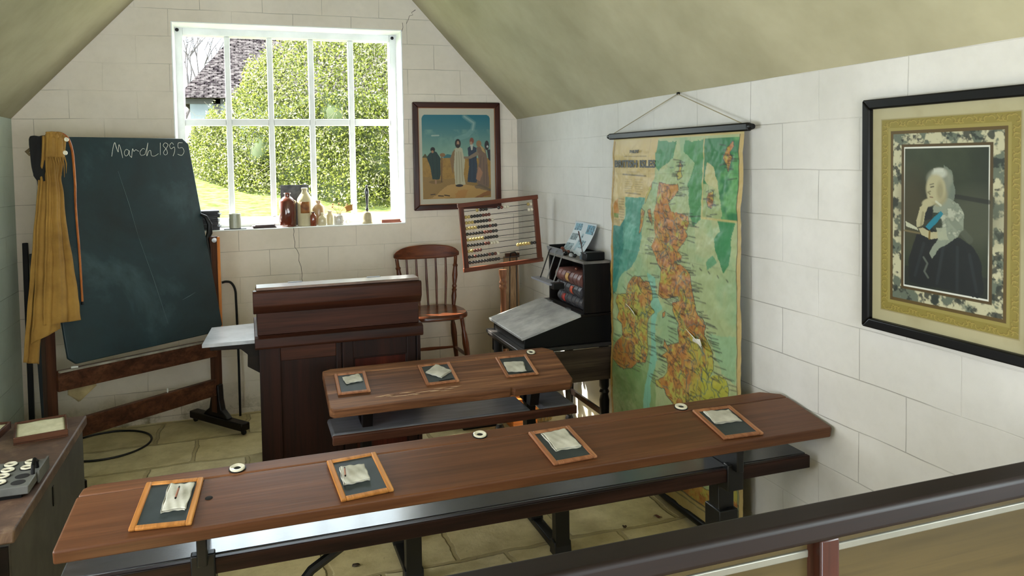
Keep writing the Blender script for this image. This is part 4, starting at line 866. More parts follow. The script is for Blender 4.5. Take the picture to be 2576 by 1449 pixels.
def portrait():
    W_, H_, fw_ = .572, .702, .030
    t = thing('framed_portrait', 'large black-framed portrait of a seated white-haired woman in a dark dress on the right wall', 'picture', (XR - .003, 1.9, 1.061), (0, 0, -PI / 2))
    frame_bars(t, W_, H_, fw_, .028, (M_black, M_black))
    w2, h2 = W_ - 2 * fw_, H_ - 2 * fw_; c = Canvas(w2, h2, 330, (196, 186, 146)); nz = c.noise(6, 2); c.put(np.clip((nz - .5) * 3, 0, 1), (176, 164, 122), .6)
    def ring(m0, m1, col, op=1.0):
        a = lambda m_: (c.U * w2 > m_) & (c.U * w2 < w2 - m_) & (c.V * h2 > m_) & (c.V * h2 < h2 - m_)
        c.put(a(m0) & ~a(m1), col, op)
    sc = .035
    ring(sc - .003, sc, (170, 158, 116)); ring(sc, sc + .025, (150, 134, 58)); ring(sc + .025, sc + .034, (164, 150, 78)); ring(sc + .034, sc + .044, (96, 74, 26)); ring(sc + .044, sc + .078, (206, 200, 164))
    a = lambda m_: (c.U * w2 > m_) & (c.U * w2 < w2 - m_) & (c.V * h2 > m_) & (c.V * h2 < h2 - m_)
    cam_ = a(sc + .044) & ~a(sc + .078); n1, n2 = c.noise(16, 5), c.noise(22, 9)
    c.put(cam_ * np.clip((n1 - .46) * 12, 0, 1), (84, 98, 84), .9); c.put(cam_ * np.clip((n2 - .54) * 12, 0, 1), (34, 42, 36), .9)
    ring(sc + .074, sc + .083, (84, 64, 24)); ring(sc + .083, sc + .087, (236, 236, 224))
    # leaf scroll drawn on the gilt band
    for k in range(150):
        s_ = k / 150 * 2 * (w2 + h2 - 4 * sc); x0, y0, x1, y1 = sc + .012, sc + .012, w2 - sc - .012, h2 - sc - .012; wd_, hd_ = x1 - x0, y1 - y0; s_ = k / 150 * 2 * (wd_ + hd_)
        if s_ < wd_: p = (x0 + s_, y0)
        elif s_ < wd_ + hd_: p = (x1, y0 + s_ - wd_)
        elif s_ < 2 * wd_ + hd_: p = (x1 - (s_ - wd_ - hd_), y1)
        else: p = (x0, y1 - (s_ - 2 * wd_ - hd_))
        an = k * 1.3; q = [(p[0] + .009 * math.cos(an + b * 2.6), p[1] + .009 * math.sin(an + b * 2.6) * (1 - b * .4)) for b in (0, .35, .7, 1)]
        c.sline([(x / w2, y / h2) for x, y in q], .0035, (118, 96, 26), .75); c.sline([((x + .0014) / w2, (y + .0014) / h2) for x, y in q], .0022, (206, 186, 96), .6)
    m0 = sc + .087; u0, v0, u1, v1 = m0 / w2, m0 / h2, 1 - m0 / w2, 1 - m0 / h2
    Q = lambda s_, q: (u0 + (u1 - u0) * s_, v0 + (v1 - v0) * q); P = lambda L: [Q(x, y) for x, y in L]
    c.rect(u0, v0, u1, v1, (44, 52, 32)); ins = a(m0)
    c.put(ins * np.clip((c.noise(4, 21) - .42) * 2.5, 0, 1), (70, 78, 54), .8); c.put(ins * np.clip((c.U - .62) * 5, 0, 1) * (c.V < Q(0, .35)[1]), (26, 34, 22), .8)
    c.ell(*Q(.10, .42), .10, .16, (72, 60, 34), .6, 1.0); c.ell(*Q(.85, .48), .16, .12, (86, 88, 68), .6, .8); c.line(P([(.6, .33), (1, .36)]), .012, (28, 28, 20), .8)
    c.rect(u0, Q(0, .86)[1], u1, v1, (24, 28, 22), .7)
    dress = (16, 20, 20)
    c.poly(P([(.16, .62), (.30, .54), (.46, .62), (.62, .60), (.84, .66), (.93, .76), (.97, .96), (.9, 1), (.06, .98), (.06, .82)]), dress, 1, .03)
    c.poly(P([(.24, .38), (.34, .36), (.36, .50), (.26, .52)]), dress, 1, .02)
    for q in ([(.5, .66), (.42, .95)], [(.66, .68), (.66, .98)], [(.8, .72), (.88, .96)], [(.25, .68), (.14, .92)]): c.line(P(q), .009, (38, 44, 46), .8)
    c.line(P([(.25, .78), (.30, .82), (.26, .88), (.31, .92)]), .006, (120, 128, 116), .5)
    veil = (150, 158, 138)
    c.poly(P([(.48, .12), (.58, .16), (.62, .30), (.60, .36), (.50, .36), (.52, .24)]), (128, 138, 122), .75, .03)
    c.poly(P([(.36, .42), (.46, .38), (.56, .35), (.66, .38), (.74, .46), (.74, .56), (.66, .62), (.54, .66), (.44, .70), (.34, .78), (.32, .74), (.40, .66), (.46, .58), (.50, .50), (.44, .46), (.36, .46)]), veil, .9, .035)
    vz = c.noise(26, 31); c.put(c.mask(P([(.40, .42), (.60, .36), (.74, .46), (.72, .58), (.54, .66), (.36, .76), (.46, .58)]), .03) * np.clip((vz - .5) * 6, 0, 1), (92, 102, 88), .7); c.put(c.mask(P([(.40, .42), (.60, .36), (.74, .46), (.72, .58), (.54, .66), (.36, .76), (.46, .58)]), .03) * np.clip((vz - .58) * 8, 0, 1), (206, 208, 184), .7)
    c.line(P([(.60, .50), (.80, .62)]), .02, (100, 106, 90), .35)
    skin, sh = (186, 178, 138), (128, 120, 84)
    c.poly(P([(.26, .485), (.31, .455), (.36, .475), (.48, .445), (.50, .475), (.36, .535), (.27, .54)]), (30, 132, 150), 1, .008) if False else c.poly(P([(.27, .56), (.36, .50), (.46, .44), (.49, .46), (.42, .52), (.32, .58)]), (26, 128, 148), 1, .008)
    c.poly(P([(.15, .52), (.20, .42), (.27, .38), (.31, .40), (.27, .46), (.24, .55), (.16, .57)]), skin, 1, .01); c.line(P([(.24, .46), (.215, .55)]), .008, sh, .6)
    c.ell(*Q(.31, .385), .045, .018, skin, 1, .3, -.2)
    c.poly(P([(.18, .575), (.24, .57), (.34, .595), (.48, .58), (.50, .62), (.34, .645), (.22, .62)]), skin, 1, .01); c.poly(P([(.40, .56), (.52, .55), (.56, .63), (.42, .64)]), (172, 176, 150), .9, .03); c.line(P([(.325, .59), (.32, .64)]), .006, (120, 96, 30))
    c.poly(P([(.01, .53), (.16, .57), (.18, .59), (.02, .57)]), (196, 196, 168)); c.line(P([(0, .60), (.20, .61)]), .005, (120, 106, 70))
    c.ell(*Q(.44, .215), .075, .042, (158, 160, 138), 1, .5); c.ell(*Q(.50, .26), .035, .055, (136, 140, 122), .9, .6); c.ell(*Q(.44, .175), .045, .022, (196, 198, 180), 1, .5)
    c.ell(*Q(.43, .33), .055, .045, (160, 152, 114), 1, .4); c.ell(*Q(.395, .285), .062, .062, skin, 1, .25); c.ell(*Q(.35, .34), .03, .02, skin, 1, .4); c.ell(*Q(.45, .30), .022, .04, (140, 132, 98), .7, .8)
    c.line(P([(.33, .305), (.30, .312), (.325, .325)]), .004, sh); c.line(P([(.325, .345), (.36, .347)]), .003, (120, 84, 64)); c.line(P([(.335, .275), (.37, .27)]), .0035, (70, 64, 46)); c.line(P([(.325, .258), (.37, .25)]), .003, (110, 104, 80))
    for k in range(7): c.line(P([(.38 + k * .016, .165), (.375 + k * .018, .145)]), .003, (214, 216, 200), .8)
    c.line(P([(.40, .375), (.46, .40)]), .006, (206, 206, 184), .8)
    c.mesh('portrait_print', lambda U, V: np.stack([fw_ + U * w2, np.full_like(U, -.012), fw_ + (1 - V) * h2], -1), t, .4, .2)
    MB().box(fw_ - .003, -.0105, fw_ - .003, W_ - fw_ + .003, -.004, H_ - fw_ + .003).build('backing_board', M_black, t)
portrait()

# ------------------------------------------------------------------ wall map
def wall_map():
    t = thing('wall_map', 'tall crumpled school map of the British Isles hanging on the right wall', 'map', (XR - .03, 3.585, 1.695))
    W_, H_ = 1.10, 1.645; c = Canvas(W_, H_, 300, (176, 190, 132))
    A_, B_, C_, D_ = c.noise(5, 1), c.noise(9, 2), c.noise(22, 3), c.noise(60, 4)
    c.put(np.clip((A_ - .48) * 6, 0, 1), (150, 184, 132), .8); c.put(np.clip((B_ - .56) * 8, 0, 1), (196, 196, 140), .6)
    c.rect(0, .62, .42, 1, (136, 168, 104), .8); c.put((c.U < .42) * (c.V > .68) * np.clip((A_ - .42) * 5, 0, 1), (104, 138, 70), .7)
    TEAL = [(.146, .179), (.322, .174), (.321, .198), (.284, .215), (.295, .255), (.281, .336), (.218, .382), (.085, .43), (.06, .48), (.0, .50), (.0, .27), (.144, .246)]
    c.poly(TEAL, (60, 150, 128), .9, .03); c.poly([(0, .27), (.14, .25), (.13, .34), (.06, .42), (0, .50)], (24, 124, 108), .8, .04); c.poly([(.16, .25), (.24, .26), (.22, .33), (.14, .34)], (112, 186, 160), .6, .05)
    c.poly([(.35, .388), (.41, .40), (.43, .44), (.47, .48), (.43, .50), (.42, .56), (.43, .63), (.38, .70), (.37, .80), (.32, .80), (.33, .72), (.38, .63), (.385, .55), (.39, .49), (.36, .42)], (128, 196, 170), .8, .02)
    c.poly([(.413, .016), (.564, .017), (.563, .065), (.439, .095), (.405, .079)], (60, 140, 84), .95, .03); c.poly([(.62, .015), (.756, .015), (.75, .218), (.704, .235), (.66, .13), (.70, .079), (.629, .045)], (66, 142, 78), .95, .03)
    c.poly([(.857, .216), (.965, .216), (.94, .255), (.939, .321), (.906, .345), (.873, .31), (.844, .261), (.88, .243)], (40, 136, 76), .95, .02); c.poly([(.79, .32), (.84, .30), (.86, .32), (.83, .33), (.80, .34)], (92, 160, 110), .9, .02)
    c.poly([(.80, .50), (.97, .49), (.97, .60), (.88, .59), (.84, .55)], (150, 190, 140), .8, .03)
    c.rect(.756, .015, .982, .214, (40, 124, 66)); ins = (c.U > .756) & (c.U < .982) & (c.V > .015) & (c.V < .214)
    c.put(ins * np.clip((B_ - .5) * 8, 0, 1), (112, 176, 98), .8); c.poly([(.78, .075), (.83, .085), (.86, .12), (.87, .15), (.80, .14), (.77, .12)], (206, 196, 132), .9, .02); c.poly([(.76, .13), (.87, .14), (.89, .2), (.88, .213), (.757, .213)], (176, 184, 120), .8, .02)
    INK = (30, 26, 22)
    def land(p, hi=.5, k=0):
        m_ = c.mask(p, .012, 7)
        c.put(m_, (190, 180, 74)); c.put(m_ * np.clip((C_ - .47 + hi * .12) * 9, 0, 1), (204, 148, 66), .9); c.put(m_ * np.clip((c.noise(30, 12 + k) - .53 + hi * .10) * 12, 0, 1), (186, 116, 48), .85); c.put(m_ * np.clip((D_ - .62 + hi * .04) * 14, 0, 1), (140, 80, 34), .7)
        e = np.zeros_like(m_); e[1:] |= m_[1:] ^ m_[:-1]; e[:, 1:] |= m_[:, 1:] ^ m_[:, :-1]; c.put(e, (34, 62, 58), .85); return m_
    WEST = [(.438, .129), (.432, .156), (.42, .191), (.408, .211), (.413, .234), (.396, .258), (.406, .284), (.383, .309), (.411, .331), (.433, .352), (.466, .369), (.46, .4), (.448, .415), (.438, .442), (.475, .447), (.548, .439), (.591, .431), (.6, .443), (.556, .451), (.556, .473), (.573, .49), (.598, .502), (.59, .519), (.598, .533), (.593, .556), (.545, .566), (.509, .575), (.487, .562), (.482, .582), (.518, .589), (.462, .614), (.508, .61), (.517, .624), (.508, .648), (.48, .666), (.414, .688), (.423, .703), (.488, .697), (.506, .713), (.542, .725), (.56, .74), (.52, .765), (.46, .79), (.40, .815), (.37, .84), (.42, .838), (.5, .82), (.56, .835), (.64, .82), (.72, .815), (.80, .80), (.87, .785), (.90, .765), (.86, .745), (.85, .73), (.90, .70)]
    EAST = [(.514, .133), (.587, .13), (.592, .145), (.561, .164), (.524, .187), (.544, .207), (.616, .208), (.67, .211), (.68, .23), (.65, .252), (.664, .265), (.63, .291), (.584, .31), (.619, .322), (.604, .335), (.55, .342), (.60, .347), (.65, .355), (.668, .362), (.684, .379), (.691, .399), (.707, .425), (.719, .45), (.738, .463), (.769, .468), (.788, .486), (.784, .507), (.806, .524), (.828, .544), (.837, .568), (.828, .59), (.805, .612), (.835, .601), (.878, .593), (.914, .598), (.928, .625), (.925, .66)]
    IRE = [(.287, .404), (.322, .415), (.362, .412), (.391, .433), (.4, .456), (.37, .479), (.409, .494), (.359, .523), (.354, .554), (.358, .59), (.357, .621), (.336, .651), (.254, .664), (.2, .691), (.134, .706), (.077, .704), (.019, .692), (.02, .666), (.056, .635), (.115, .605), (.104, .571), (.059, .555), (.083, .53), (.049, .505), (.079, .48), (.163, .468), (.175, .445), (.208, .418), (.24, .408)]
    gb = WEST + EAST[::-1]; m1 = land(gb, .5, 1)
    c.put(m1 * (c.V < .36) * np.clip((c.noise(26, 40) - .40) * 6, 0, 1), (206, 134, 62), .8); c.put(m1 * (c.U > .76) * (c.V > .59), (190, 186, 40), .85); c.put(m1 * (c.V > .52) * (c.U > .68) * np.clip((B_ - .42) * 5, 0, 1), (186, 184, 62), .7)
    c.put(m1 * (c.V < .37) * np.clip((D_ - .58) * 14, 0, 1), (150, 84, 34), .8)
    m2 = land(IRE, -.15, 2); c.put(m2 * (c.V > .48) * (c.V < .6) * np.clip((B_ - .40) * 5, 0, 1), (170, 176, 70), .7); c.put(m2 * (c.V > .61) * (c.U < .24) * .9, (160, 92, 34), .7)
    for p in ([(.387, .13), (.387, .149), (.351, .174), (.327, .194), (.328, .162), (.358, .138)], [(.285, .207), (.321, .214), (.302, .239), (.283, .272), (.27, .28), (.278, .24)], [(.344, .213), (.374, .204), (.385, .231), (.378, .251), (.356, .236)], [(.599, .072), (.618, .083), (.608, .097), (.618, .112), (.588, .119), (.572, .105), (.593, .094)], [(.474, .489), (.493, .482), (.491, .494), (.474, .504)], [(.942, .022), (.95, .037), (.926, .053), (.942, .063), (.917, .099), (.905, .079), (.889, .063), (.91, .04)], [(.80, .15), (.83, .145), (.83, .165), (.82, .185), (.79, .18), (.78, .165)], [(.60, 1.0), (.60, .93), (.70, .905), (.80, .90), (.92, .86), (.97, .85), (.97, 1.0)]): land(p, .1, 3)
    r = random.Random(4)
    def wig(u, v, n_, st, an, col, wd, op, inside):
        pts = [(u, v)]
        for _ in range(n_):
            an += r.gauss(0, .7); u += st * math.cos(an); v += st * math.sin(an) * W_ / H_
            ii, jj = int(u * c.nx), int(v * c.ny)
            if not (0 < ii < c.nx and 0 < jj < c.ny) or not inside[jj, ii]: break
            pts.append((u, v))
        if len(pts) > 1: c.sline(pts, wd, col, op)
    inl = m1 | m2; js, is_ = np.nonzero(inl)
    for k in range(330):
        q = r.randrange(len(js)); wig(is_[q] / c.nx, js[q] / c.ny, r.randint(3, 10), .012, r.uniform(0, 6.3), (24, 50, 46) if k % 3 else (60, 110, 110), .0016, .85, inl)
    for k in range(150):
        q = r.randrange(len(js)); u, v = is_[q] / c.nx, js[q] / c.ny; L = r.uniform(.015, .04); c.sline([(u, v), (u + L, v + .002)], .0018, INK, .8)
    def coast(L, sg, n_):
        for k in range(n_):
            q = r.randrange(len(L) - 1); f = r.random(); u = L[q][0] * (1 - f) + L[q + 1][0] * f; v = L[q][1] * (1 - f) + L[q + 1][1] * f; l_ = r.uniform(.03, .075); c.sline([(u + sg * .008, v), (u + sg * (.008 + l_), v + r.uniform(-.006, .004))], .0018, INK, .8)
    coast(EAST, 1, 70); coast(WEST[:38], -1, 70); coast(IRE, -1, 16); coast(IRE[:14], 1, 20)
    for u, v in ((.59, .09), (.92, .06), (.82, .17)):
        for k in range(14): a, b = u + r.gauss(0, .012), v + r.gauss(0, .018); c.sline([(a, b), (a + r.choice((-1, 1)) * r.uniform(.02, .05), b + r.uniform(-.004, .004))], .0019, INK, .85)
    for k, (u, v) in enumerate(((.70, .337), (.755, .342), (.805, .346), (.86, .351), (.915, .356))): c.sline([(u, v), (u + .008, v + .004)], .003, INK, .7)
    # title panel
    TT = [(.0, .004), (.413, .004), (.405, .118), (.322, .176), (.14, .177), (.0, .181)]; c.poly(TT, (214, 186, 120)); c.put(c.mask(TT) * np.clip((A_ - .5) * 4, 0, 1), (224, 200, 146), .7)
    c.poly([(.0, .181), (.144, .177), (.141, .246), (.104, .268), (.0, .271)], (206, 180, 112)); c.poly([(.03, .20), (.07, .185), (.08, .23), (.03, .232)], (196, 132, 40)); c.rect(.03, .232, .08, .245, (120, 140, 40))
    for k in range(9): c.sline([(.085, .185 + k * .008), (.135, .185 + k * .008)], .0014, INK, .7)
    for k in range(4): c.sline([(.03, .252 + k * .005), (.10, .252 + k * .005)], .001, INK, .5)
    c.line([(.12, .056), (.33, .056)], .0016, INK, .7); c.line([(.16, .102), (.27, .102)], .001, INK, .6); c.line([(.11, .110), (.33, .113)], .0024, INK, .9)
    for k in range(6): v = .124 + k * .007; c.line([(.14, v), (.20, v)], .0009, INK, .5); c.line([(.23, v), (.30, v)], .0009, INK, .5)
    c.line([(.15, .165), (.28, .167)], .002, INK, .8)
    # rules, border and brown age
    for a in ([(.756, .014), (.756, .214)], [(.756, .214), (.982, .214)]): c.line(a, .0035, (206, 186, 112))
    for u in (.35, .66): c.line([(u, .0), (u + .01, 1)], .0008, (90, 100, 70), .35)
    for v in (.11, .34, .6, .82): c.line([(0, v), (1, v - .01)], .0008, (90, 100, 70), .35)
    c.rect(0, 0, .022, 1, (196, 156, 74)); c.rect(.014, .01, .017, 1, (40, 30, 16)); c.rect(.976, 0, 1, 1, (206, 176, 110)); c.rect(.976, 0, .979, 1, (60, 44, 22)); c.rect(0, 0, 1, .008, (214, 190, 120))
    c.rect(0, .955, 1, 1, (196, 170, 104)); c.line([(0, .955), (1, .955)], .003, (60, 70, 60)); c.line([(0, .968), (1, .968)], .002, (70, 80, 66)); c.put(np.clip((c.V - .9) * 12, 0, 1) * np.clip((B_ - .45) * 5, 0, 1), (186, 140, 60), .5)
    N1, N2 = c.noise(7, 50), c.noise(18, 51)
    def place(U, V):
        taper = 1 + .0 * V
        edge = .006 * (N2 - .5) * (np.abs(U - .5) > .47)
        X = -.010 + .022 * (N1 - .5) + .009 * (N2 - .5) - .012 * np.sin(V * 3.1); X = X * np.clip(V / .05, 0, 1) - .004 - .012 * V
        return np.stack([X, -(U * W_) + edge - .0 * V + .035 * V * (1 - 2 * U) * .5, -V * H_], -1)
    c.mesh('map_sheet', place, t, .6, .05)
    m = MB(); m.box(-.020, -1.135, -.004, .004, .035, .028); m.build('top_batten', M_black, t, bevel=.006)
    for y in (.045, -1.145): MB().lathe([(.002, -.014), (.010, -.012), (.013, 0), (.010, .012), (.002, .014)], 12, Matrix.Translation((-.008, y, .012)) @ Matrix.Rotation(PI / 2, 4, 'X')).build('batten_knob', M_black, t)
    m = MB(); m.tube([(-.022, .01, -H_ - .006), (-.024, -.55, -H_ - .010), (-.026, -1.07, -H_ - .004)], .017, 14); m.build('bottom_roller', M_black, t)
    for y in (.0, -1.09): MB().tube([(-.008, y, .026), (.008, -.60, .180)], .0022, 6).build('cord', flat('hemp_string', rgb(150, 138, 110), .9), t)
    MB().lathe([(.001, 0), (.007, .001), (.006, .012), (.001, .014)], 10, Matrix.Translation((.018, -.60, .182)) @ Matrix.Rotation(-PI / 2, 4, 'Y')).build('nail', M_black, t)
    def text(s_, u, v, size, name, sx=1.0, ext=.0003):
        cu = bpy.data.curves.new(name, 'FONT'); cu.body = s_; cu.size = size; cu.extrude = ext; cu.offset = size * .035; cu.align_x = 'CENTER'; cu.resolution_u = 3
        o = bpy.data.objects.new(name, cu); COL.objects.link(o); bpy.context.view_layer.update()
        me = bpy.data.meshes.new_from_object(o); bpy.data.objects.remove(o); o = bpy.data.objects.new(name, me); COL.objects.link(o); me.materials.append(M_black)
        X = -.024; o.parent = t; o.matrix_local = Matrix.Translation((X, -u * W_, -v * H_)) @ Matrix(((0, 0, -1, 0), (-1, 0, 0, 0), (0, 1, 0, 0), (0, 0, 0, 1))) @ Matrix.Diagonal((sx, 1, 1, 1))
    text('BRITISH ISLES', .226, .088, .048, 'title_lettering', 1.46); text("PHILIPS'", .23, .046, .020, 'publisher_lettering', 1.35)
    # torn curling strips of paper standing off the sheet
    for P in ([(.067, .498), (.13, .500), (.20, .505), (.262, .512)], [(.572, .503), (.64, .508), (.70, .515), (.785, .528)]):
        m = MB()
        for k, (u, v) in enumerate(P): w_ = (.004, .008, .012, .018)[k]; h_ = (.018, .030, .042, .055)[k]; m.v += [Vector((-h_, -u * W_, -v * H_)), Vector((-h_ + .01, -u * W_, -v * H_ - w_ * 1.3))]
        m.f = [[2 * k, 2 * k + 2, 2 * k + 3, 2 * k + 1] for k in range(3)]; m.build('torn_strip', M_paper, t, solid=.0008)
    m = MB(); m.v = [Vector((-.055, -.785 * W_, -.517 * H_)), Vector((-.05, -.79 * W_, -.534 * H_)), Vector((-.028, -.69 * W_, -.536 * H_)), Vector((-.03, -.70 * W_, -.528 * H_))]; m.f = [[0, 1, 2, 3]]; m.build('torn_strip', M_paper, t, solid=.0008)
wall_map()

# ------------------------------------------------------------------ table with sloped writing box against the right wall
TB = thing('side_table', 'dark table with turned black legs and hanging leaf against the right wall', 'table', (1.56, 3.95, 0))
MB().box(-.27, -.29, .60, .262, .29, .62).build('table_top', speck('dusty_black_wood', rgb(34, 32, 32), rgb(56, 52, 50), 6, .4, .2), TB, bevel=.003)
MB().box(-.255, -.302, .425, .262, -.284, .598).build('drop_leaf', wood('leaf_wood', rgb(34, 26, 20), rgb(64, 52, 42), rgb(88, 74, 60), 'x', .4, .3, .6), TB, bevel=.008)
MB().box(-.24, .25, .50, .25, .27, .60).build('apron', M_darkw, TB)
MB().box(-.262, -.28, .585, -.247, .28, .60).build('apron', M_darkw, TB)
prof = [(0, .016), (.02, .020), (.05, .026), (.07, .018), (.085, .026), (.10, .026), (.115, .017), (.14, .023), (.30, .027), (.33, .020), (.345, .027), (.36, .020), (.375, .026), (.42, .026), (.60, .027)]
for x in (-.215, .225):
    for y in (-.245, .23): MB().lathe([(r_ * (1 if z < .36 else 1), z) for z, r_ in prof], 18, c=(x, y)).build('leg', M_black, TB)
for x in (.225,): MB().bar((x, -.245, .22), (x, .23, .22), .012, .03).build('stretcher', M_darkw, TB)
WB = thing('writing_box', 'dark sloped writing box with a dusty grey lid on the side table', 'writing slope', (1.56, 3.94, .6205))
m = MB(); m.prism([(-.235, 0), (.262, 0), (.262, .143), (.06, .143), (-.235, .052)], 'y', -.26, .26); m.build('box_body', M_black, WB, bevel=.003)
m = MB(); aa = math.atan2(.095, .33); m.box(-.345, -.285, 0, 0, .275, .016, Matrix.Translation((.075, 0, .147)) @ Matrix.Rotation(-aa, 4, 'Y') @ Matrix.Translation((0, 0, 0))); m.build('lid', speck('dusty_lid', rgb(136, 134, 132), rgb(176, 174, 170), 9, .45, .3, 50), WB, bevel=.003)
m = MB(); m.box(.078, -.275, .1435, .27, .27, .157); m.build('ledge', M_darkw, WB, bevel=.002)
for y in (-.12, .14): MB().box(.060, y - .02, .155, .078, y + .02, .1655).build('hinge', M_metal, WB)
BK = thing('book_box', 'open-fronted black wooden book box standing on the writing box', 'box', (1.735, 3.93, .7785))
hx0, hx1 = -.075, .078
MB().box(hx0, -.255, 0, hx1, -.238, .262).build('side_panel', M_darkz, BK, bevel=.003); MB().box(hx0, .222, 0, hx1, .24, .262).build('side_panel', M_darkz, BK, bevel=.003)
MB().box(hx1 - .01, -.238, 0, hx1, .222, .262).build('back_panel', M_darkz, BK); MB().box(hx0, -.238, 0, hx1 - .01, .222, .012).build('base_board', M_darkw, BK)
MB().box(hx0 - .004, -.26, .262, hx1, .244, .276).build('top_board', speck('top_sky_sheen2', rgb(84, 78, 72), rgb(126, 118, 110), 8, .6, .3, 40), BK, bevel=.002)
MB().prism([(-.075, .276), (-.068, .276), (-.076, .312), (-.086, .312)], 'y', .03, .242).build('front_lip', speck('grey_lip', rgb(104, 106, 110), rgb(136, 138, 142), 8, .4, .2), BK)
MB().box(.066, -.10, .276, .076, .242, .308).build('back_lip', M_black, BK); MB().box(-.07, .232, .276, .066, .242, .318).build('end_lip', M_black, BK)
o = MB().box(-.055, -.028, 0, .055, .028, .045).build('small_case', M_black, bevel=.006); o.location = (1.735, 3.715, 1.0548); tag(o, 'small black case on the near end of the book box top', 'case')
def book(lb, y0, z, x_off, th, col, band, L=.335):
    t = thing('leather_book', lb, 'book', (1.672 + x_off, y0, z), (0, 0, 0), 'old leather books in the book box'); D = .115
    cvm = speck('leather_' + band[0], rgb(*col), rgb(*[min(255, int(q * 1.5) + 14) for q in col]), 14, .42, .2, 60)
    m = MB(); K = 10; pr = [(0 - .018 * math.sin(PI * k / K), th * k / K) for k in range(K + 1)]; pr2 = [(x + .004, min(max(z_, .004), th - .004)) for x, z_ in pr]
    m.prism(pr + [(D, th), (D, th - .004), (.006, th - .004), (.004, th * .5), (.006, .004), (D, .004), (D, 0)], 'y', -L / 2, L / 2); m.build('cover', cvm, t, smooth=50)
    MB().box(.008, -L / 2 + .006, .0045, D - .005, L / 2 - .006, th - .0045).build('pages', speck('page_edges', rgb(146, 116, 78), rgb(182, 150, 106), 4, .8, .4, 30, (1, 1, 30)), t)
    for k, yy in enumerate((-.13, -.08, -.03, .03, .085, .13)):
        q = [(x - .0012, z_) for x, z_ in pr]; MB().tube([(x, yy, z_) for x, z_ in q], .0024, 6).build('raised_band', cvm, t)
    mb = MB(); a, b = band[2]; mb.grid(lambda u, v: (-.0035 - .018 * math.sin(PI * (.15 + .7 * v)) + .001, a + (b - a) * u, th * (.15 + .7 * v)), 2, 8); mb.build('spine_label', flat('label_' + band[0], rgb(*band[1]), .5), t, solid=.0008)
book('lowest leather book in the box, dark grey spine with red label', 3.875, .7915, .006, .062, (44, 42, 44), ('grey', (176, 48, 36), (.06, .10)))
book('middle leather book in the box, grey spine with an orange-red label', 3.875, .8545, -.004, .060, (44, 42, 44), ('grey2', (190, 74, 44), (-.07, -.035)))
book('topmost leather book in the box, reddish brown spine with gold bands', 3.865, .9155, -.010, .066, (70, 40, 34), ('brown', (196, 150, 84), (-.02, .02)))
# little wire rack hooked on the front lip
RK = thing('wire_rack', 'small rack of three metal rods hooked on the front of the book box', 'rack', (1.575, 3.93, .93))
for k, y in enumerate((.165, .07, -.03)): MB().tube([(.076, y + .01, .150), (.066, y + .008, .145), (.03, y, .06), (-.005, y - .02, -.008)], .0035, 8).build('rod', M_metal if k else flat('dark_wire', rgb(40, 38, 38), .4, .5), RK)
MB().box(-.04, -.09, -.018, .02, .20, -.008).build('rack_shelf', flat('pale_painted_metal', rgb(150, 150, 158), .4, .3), RK)
MB().box(-.03, -.12, -.035, .03, -.07, -.004).build('clip', M_black, RK)
# leaflet leaning on the wall
LF = thing('picture_leaflet', 'folded blue and white picture leaflet leaning on the wall above the book box', 'leaflet', (1.765, 3.93, 1.056))
def lfm(y0, y1, name, pics):
    c = Canvas(.12, .20, 40, (214, 224, 226)); 
    for (u0, v0, u1, v1, col) in pics: c.rect(u0, v0, u1, v1, col); c.put(((c.U > u0) & (c.U < u1) & (c.V > v0) & (c.V < v1)) * np.clip((c.noise(12, int(v0 * 90)) - .5) * 9, 0, 1), (40, 60, 70), .85)
    def pl(U, V): yy = y0 + (y1 - y0) * U + .05 * (V - .0) ** 1.0; fold = -.012 * np.abs(U - (1 if name == 'left_page' else 0)); return np.stack([.052 - .075 * V ** 1.6 + fold, yy, .175 * (1 - V) + .001], -1)
    c.mesh(name, pl, LF, .5)
lfm(.17, .075, 'left_page', [(.12, .06, .9, .28, (120, 170, 186)), (.1, .38, .85, .60, (130, 150, 150)), (.05, .70, .9, .93, (150, 176, 180))])
lfm(.075, -.115, 'right_page', [(.35, .06, .95, .34, (96, 160, 182)), (.1, .55, .7, .8, (170, 206, 214)), (.15, .36, .3, .9, (170, 196, 204))])
# inkpot with two pens, conkers
IP = thing('glass_inkpot', 'small glass inkpot with two pens standing in it on the book box', 'inkpot', (1.70, 3.775, 1.0548))
MB().lathe([(.001, 0), (.016, 0), (.018, .004), (.018, .018), (.010, .026), (.010, .032), (.015, .036), (.014, .038), (.008, .034), (.008, .024), (.001, .022)], 18).build('bottle', flat('grey_glass', rgb(86, 96, 104), .12, coat=1), IP)
for a, b in ((-.012, .012), (-.003, .02)): MB().tube([(0, 0, .03), (-.008, a + .01, .09), (-.014, b + .004, .150)], [.0016, .0024, .0020], 7).build('pen', flat('pen_brown', rgb(70, 44, 40), .4), IP)
M_conk = speck('conker_brown', rgb(84, 36, 20), rgb(142, 74, 44), 20, .4, .3, 60)
def conker(x, y, z, r_, m_, lb, grp):
    o = MB().lathe([(.001, -r_ * .8)] + [(r_ * math.sin(a), -r_ * .82 * math.cos(a) + .1 * r_ * math.sin(3 * a)) for a in [PI * k / 8 for k in range(1, 8)]] + [(.001, r_ * .78)], 10).build('conker' if m_ is M_conk else 'black_pebble', m_); o.location = (x, y, z + r_ * .82); o.rotation_euler = (.3, .4, y * 40); tag(o, lb, 'conker' if m_ is M_conk else 'pebble', grp)
cc = [(1.70, 4.13), (1.72, 4.10), (1.69, 4.08), (1.715, 4.06), (1.695, 4.035), (1.72, 4.02), (1.70, 4.00)]
for k, (x, y) in enumerate(cc): conker(x, y, 1.0548, .013, M_conk, 'small reddish-brown dried seed in the heap on the far end of the book box', 'dried seeds heaped on the book box')
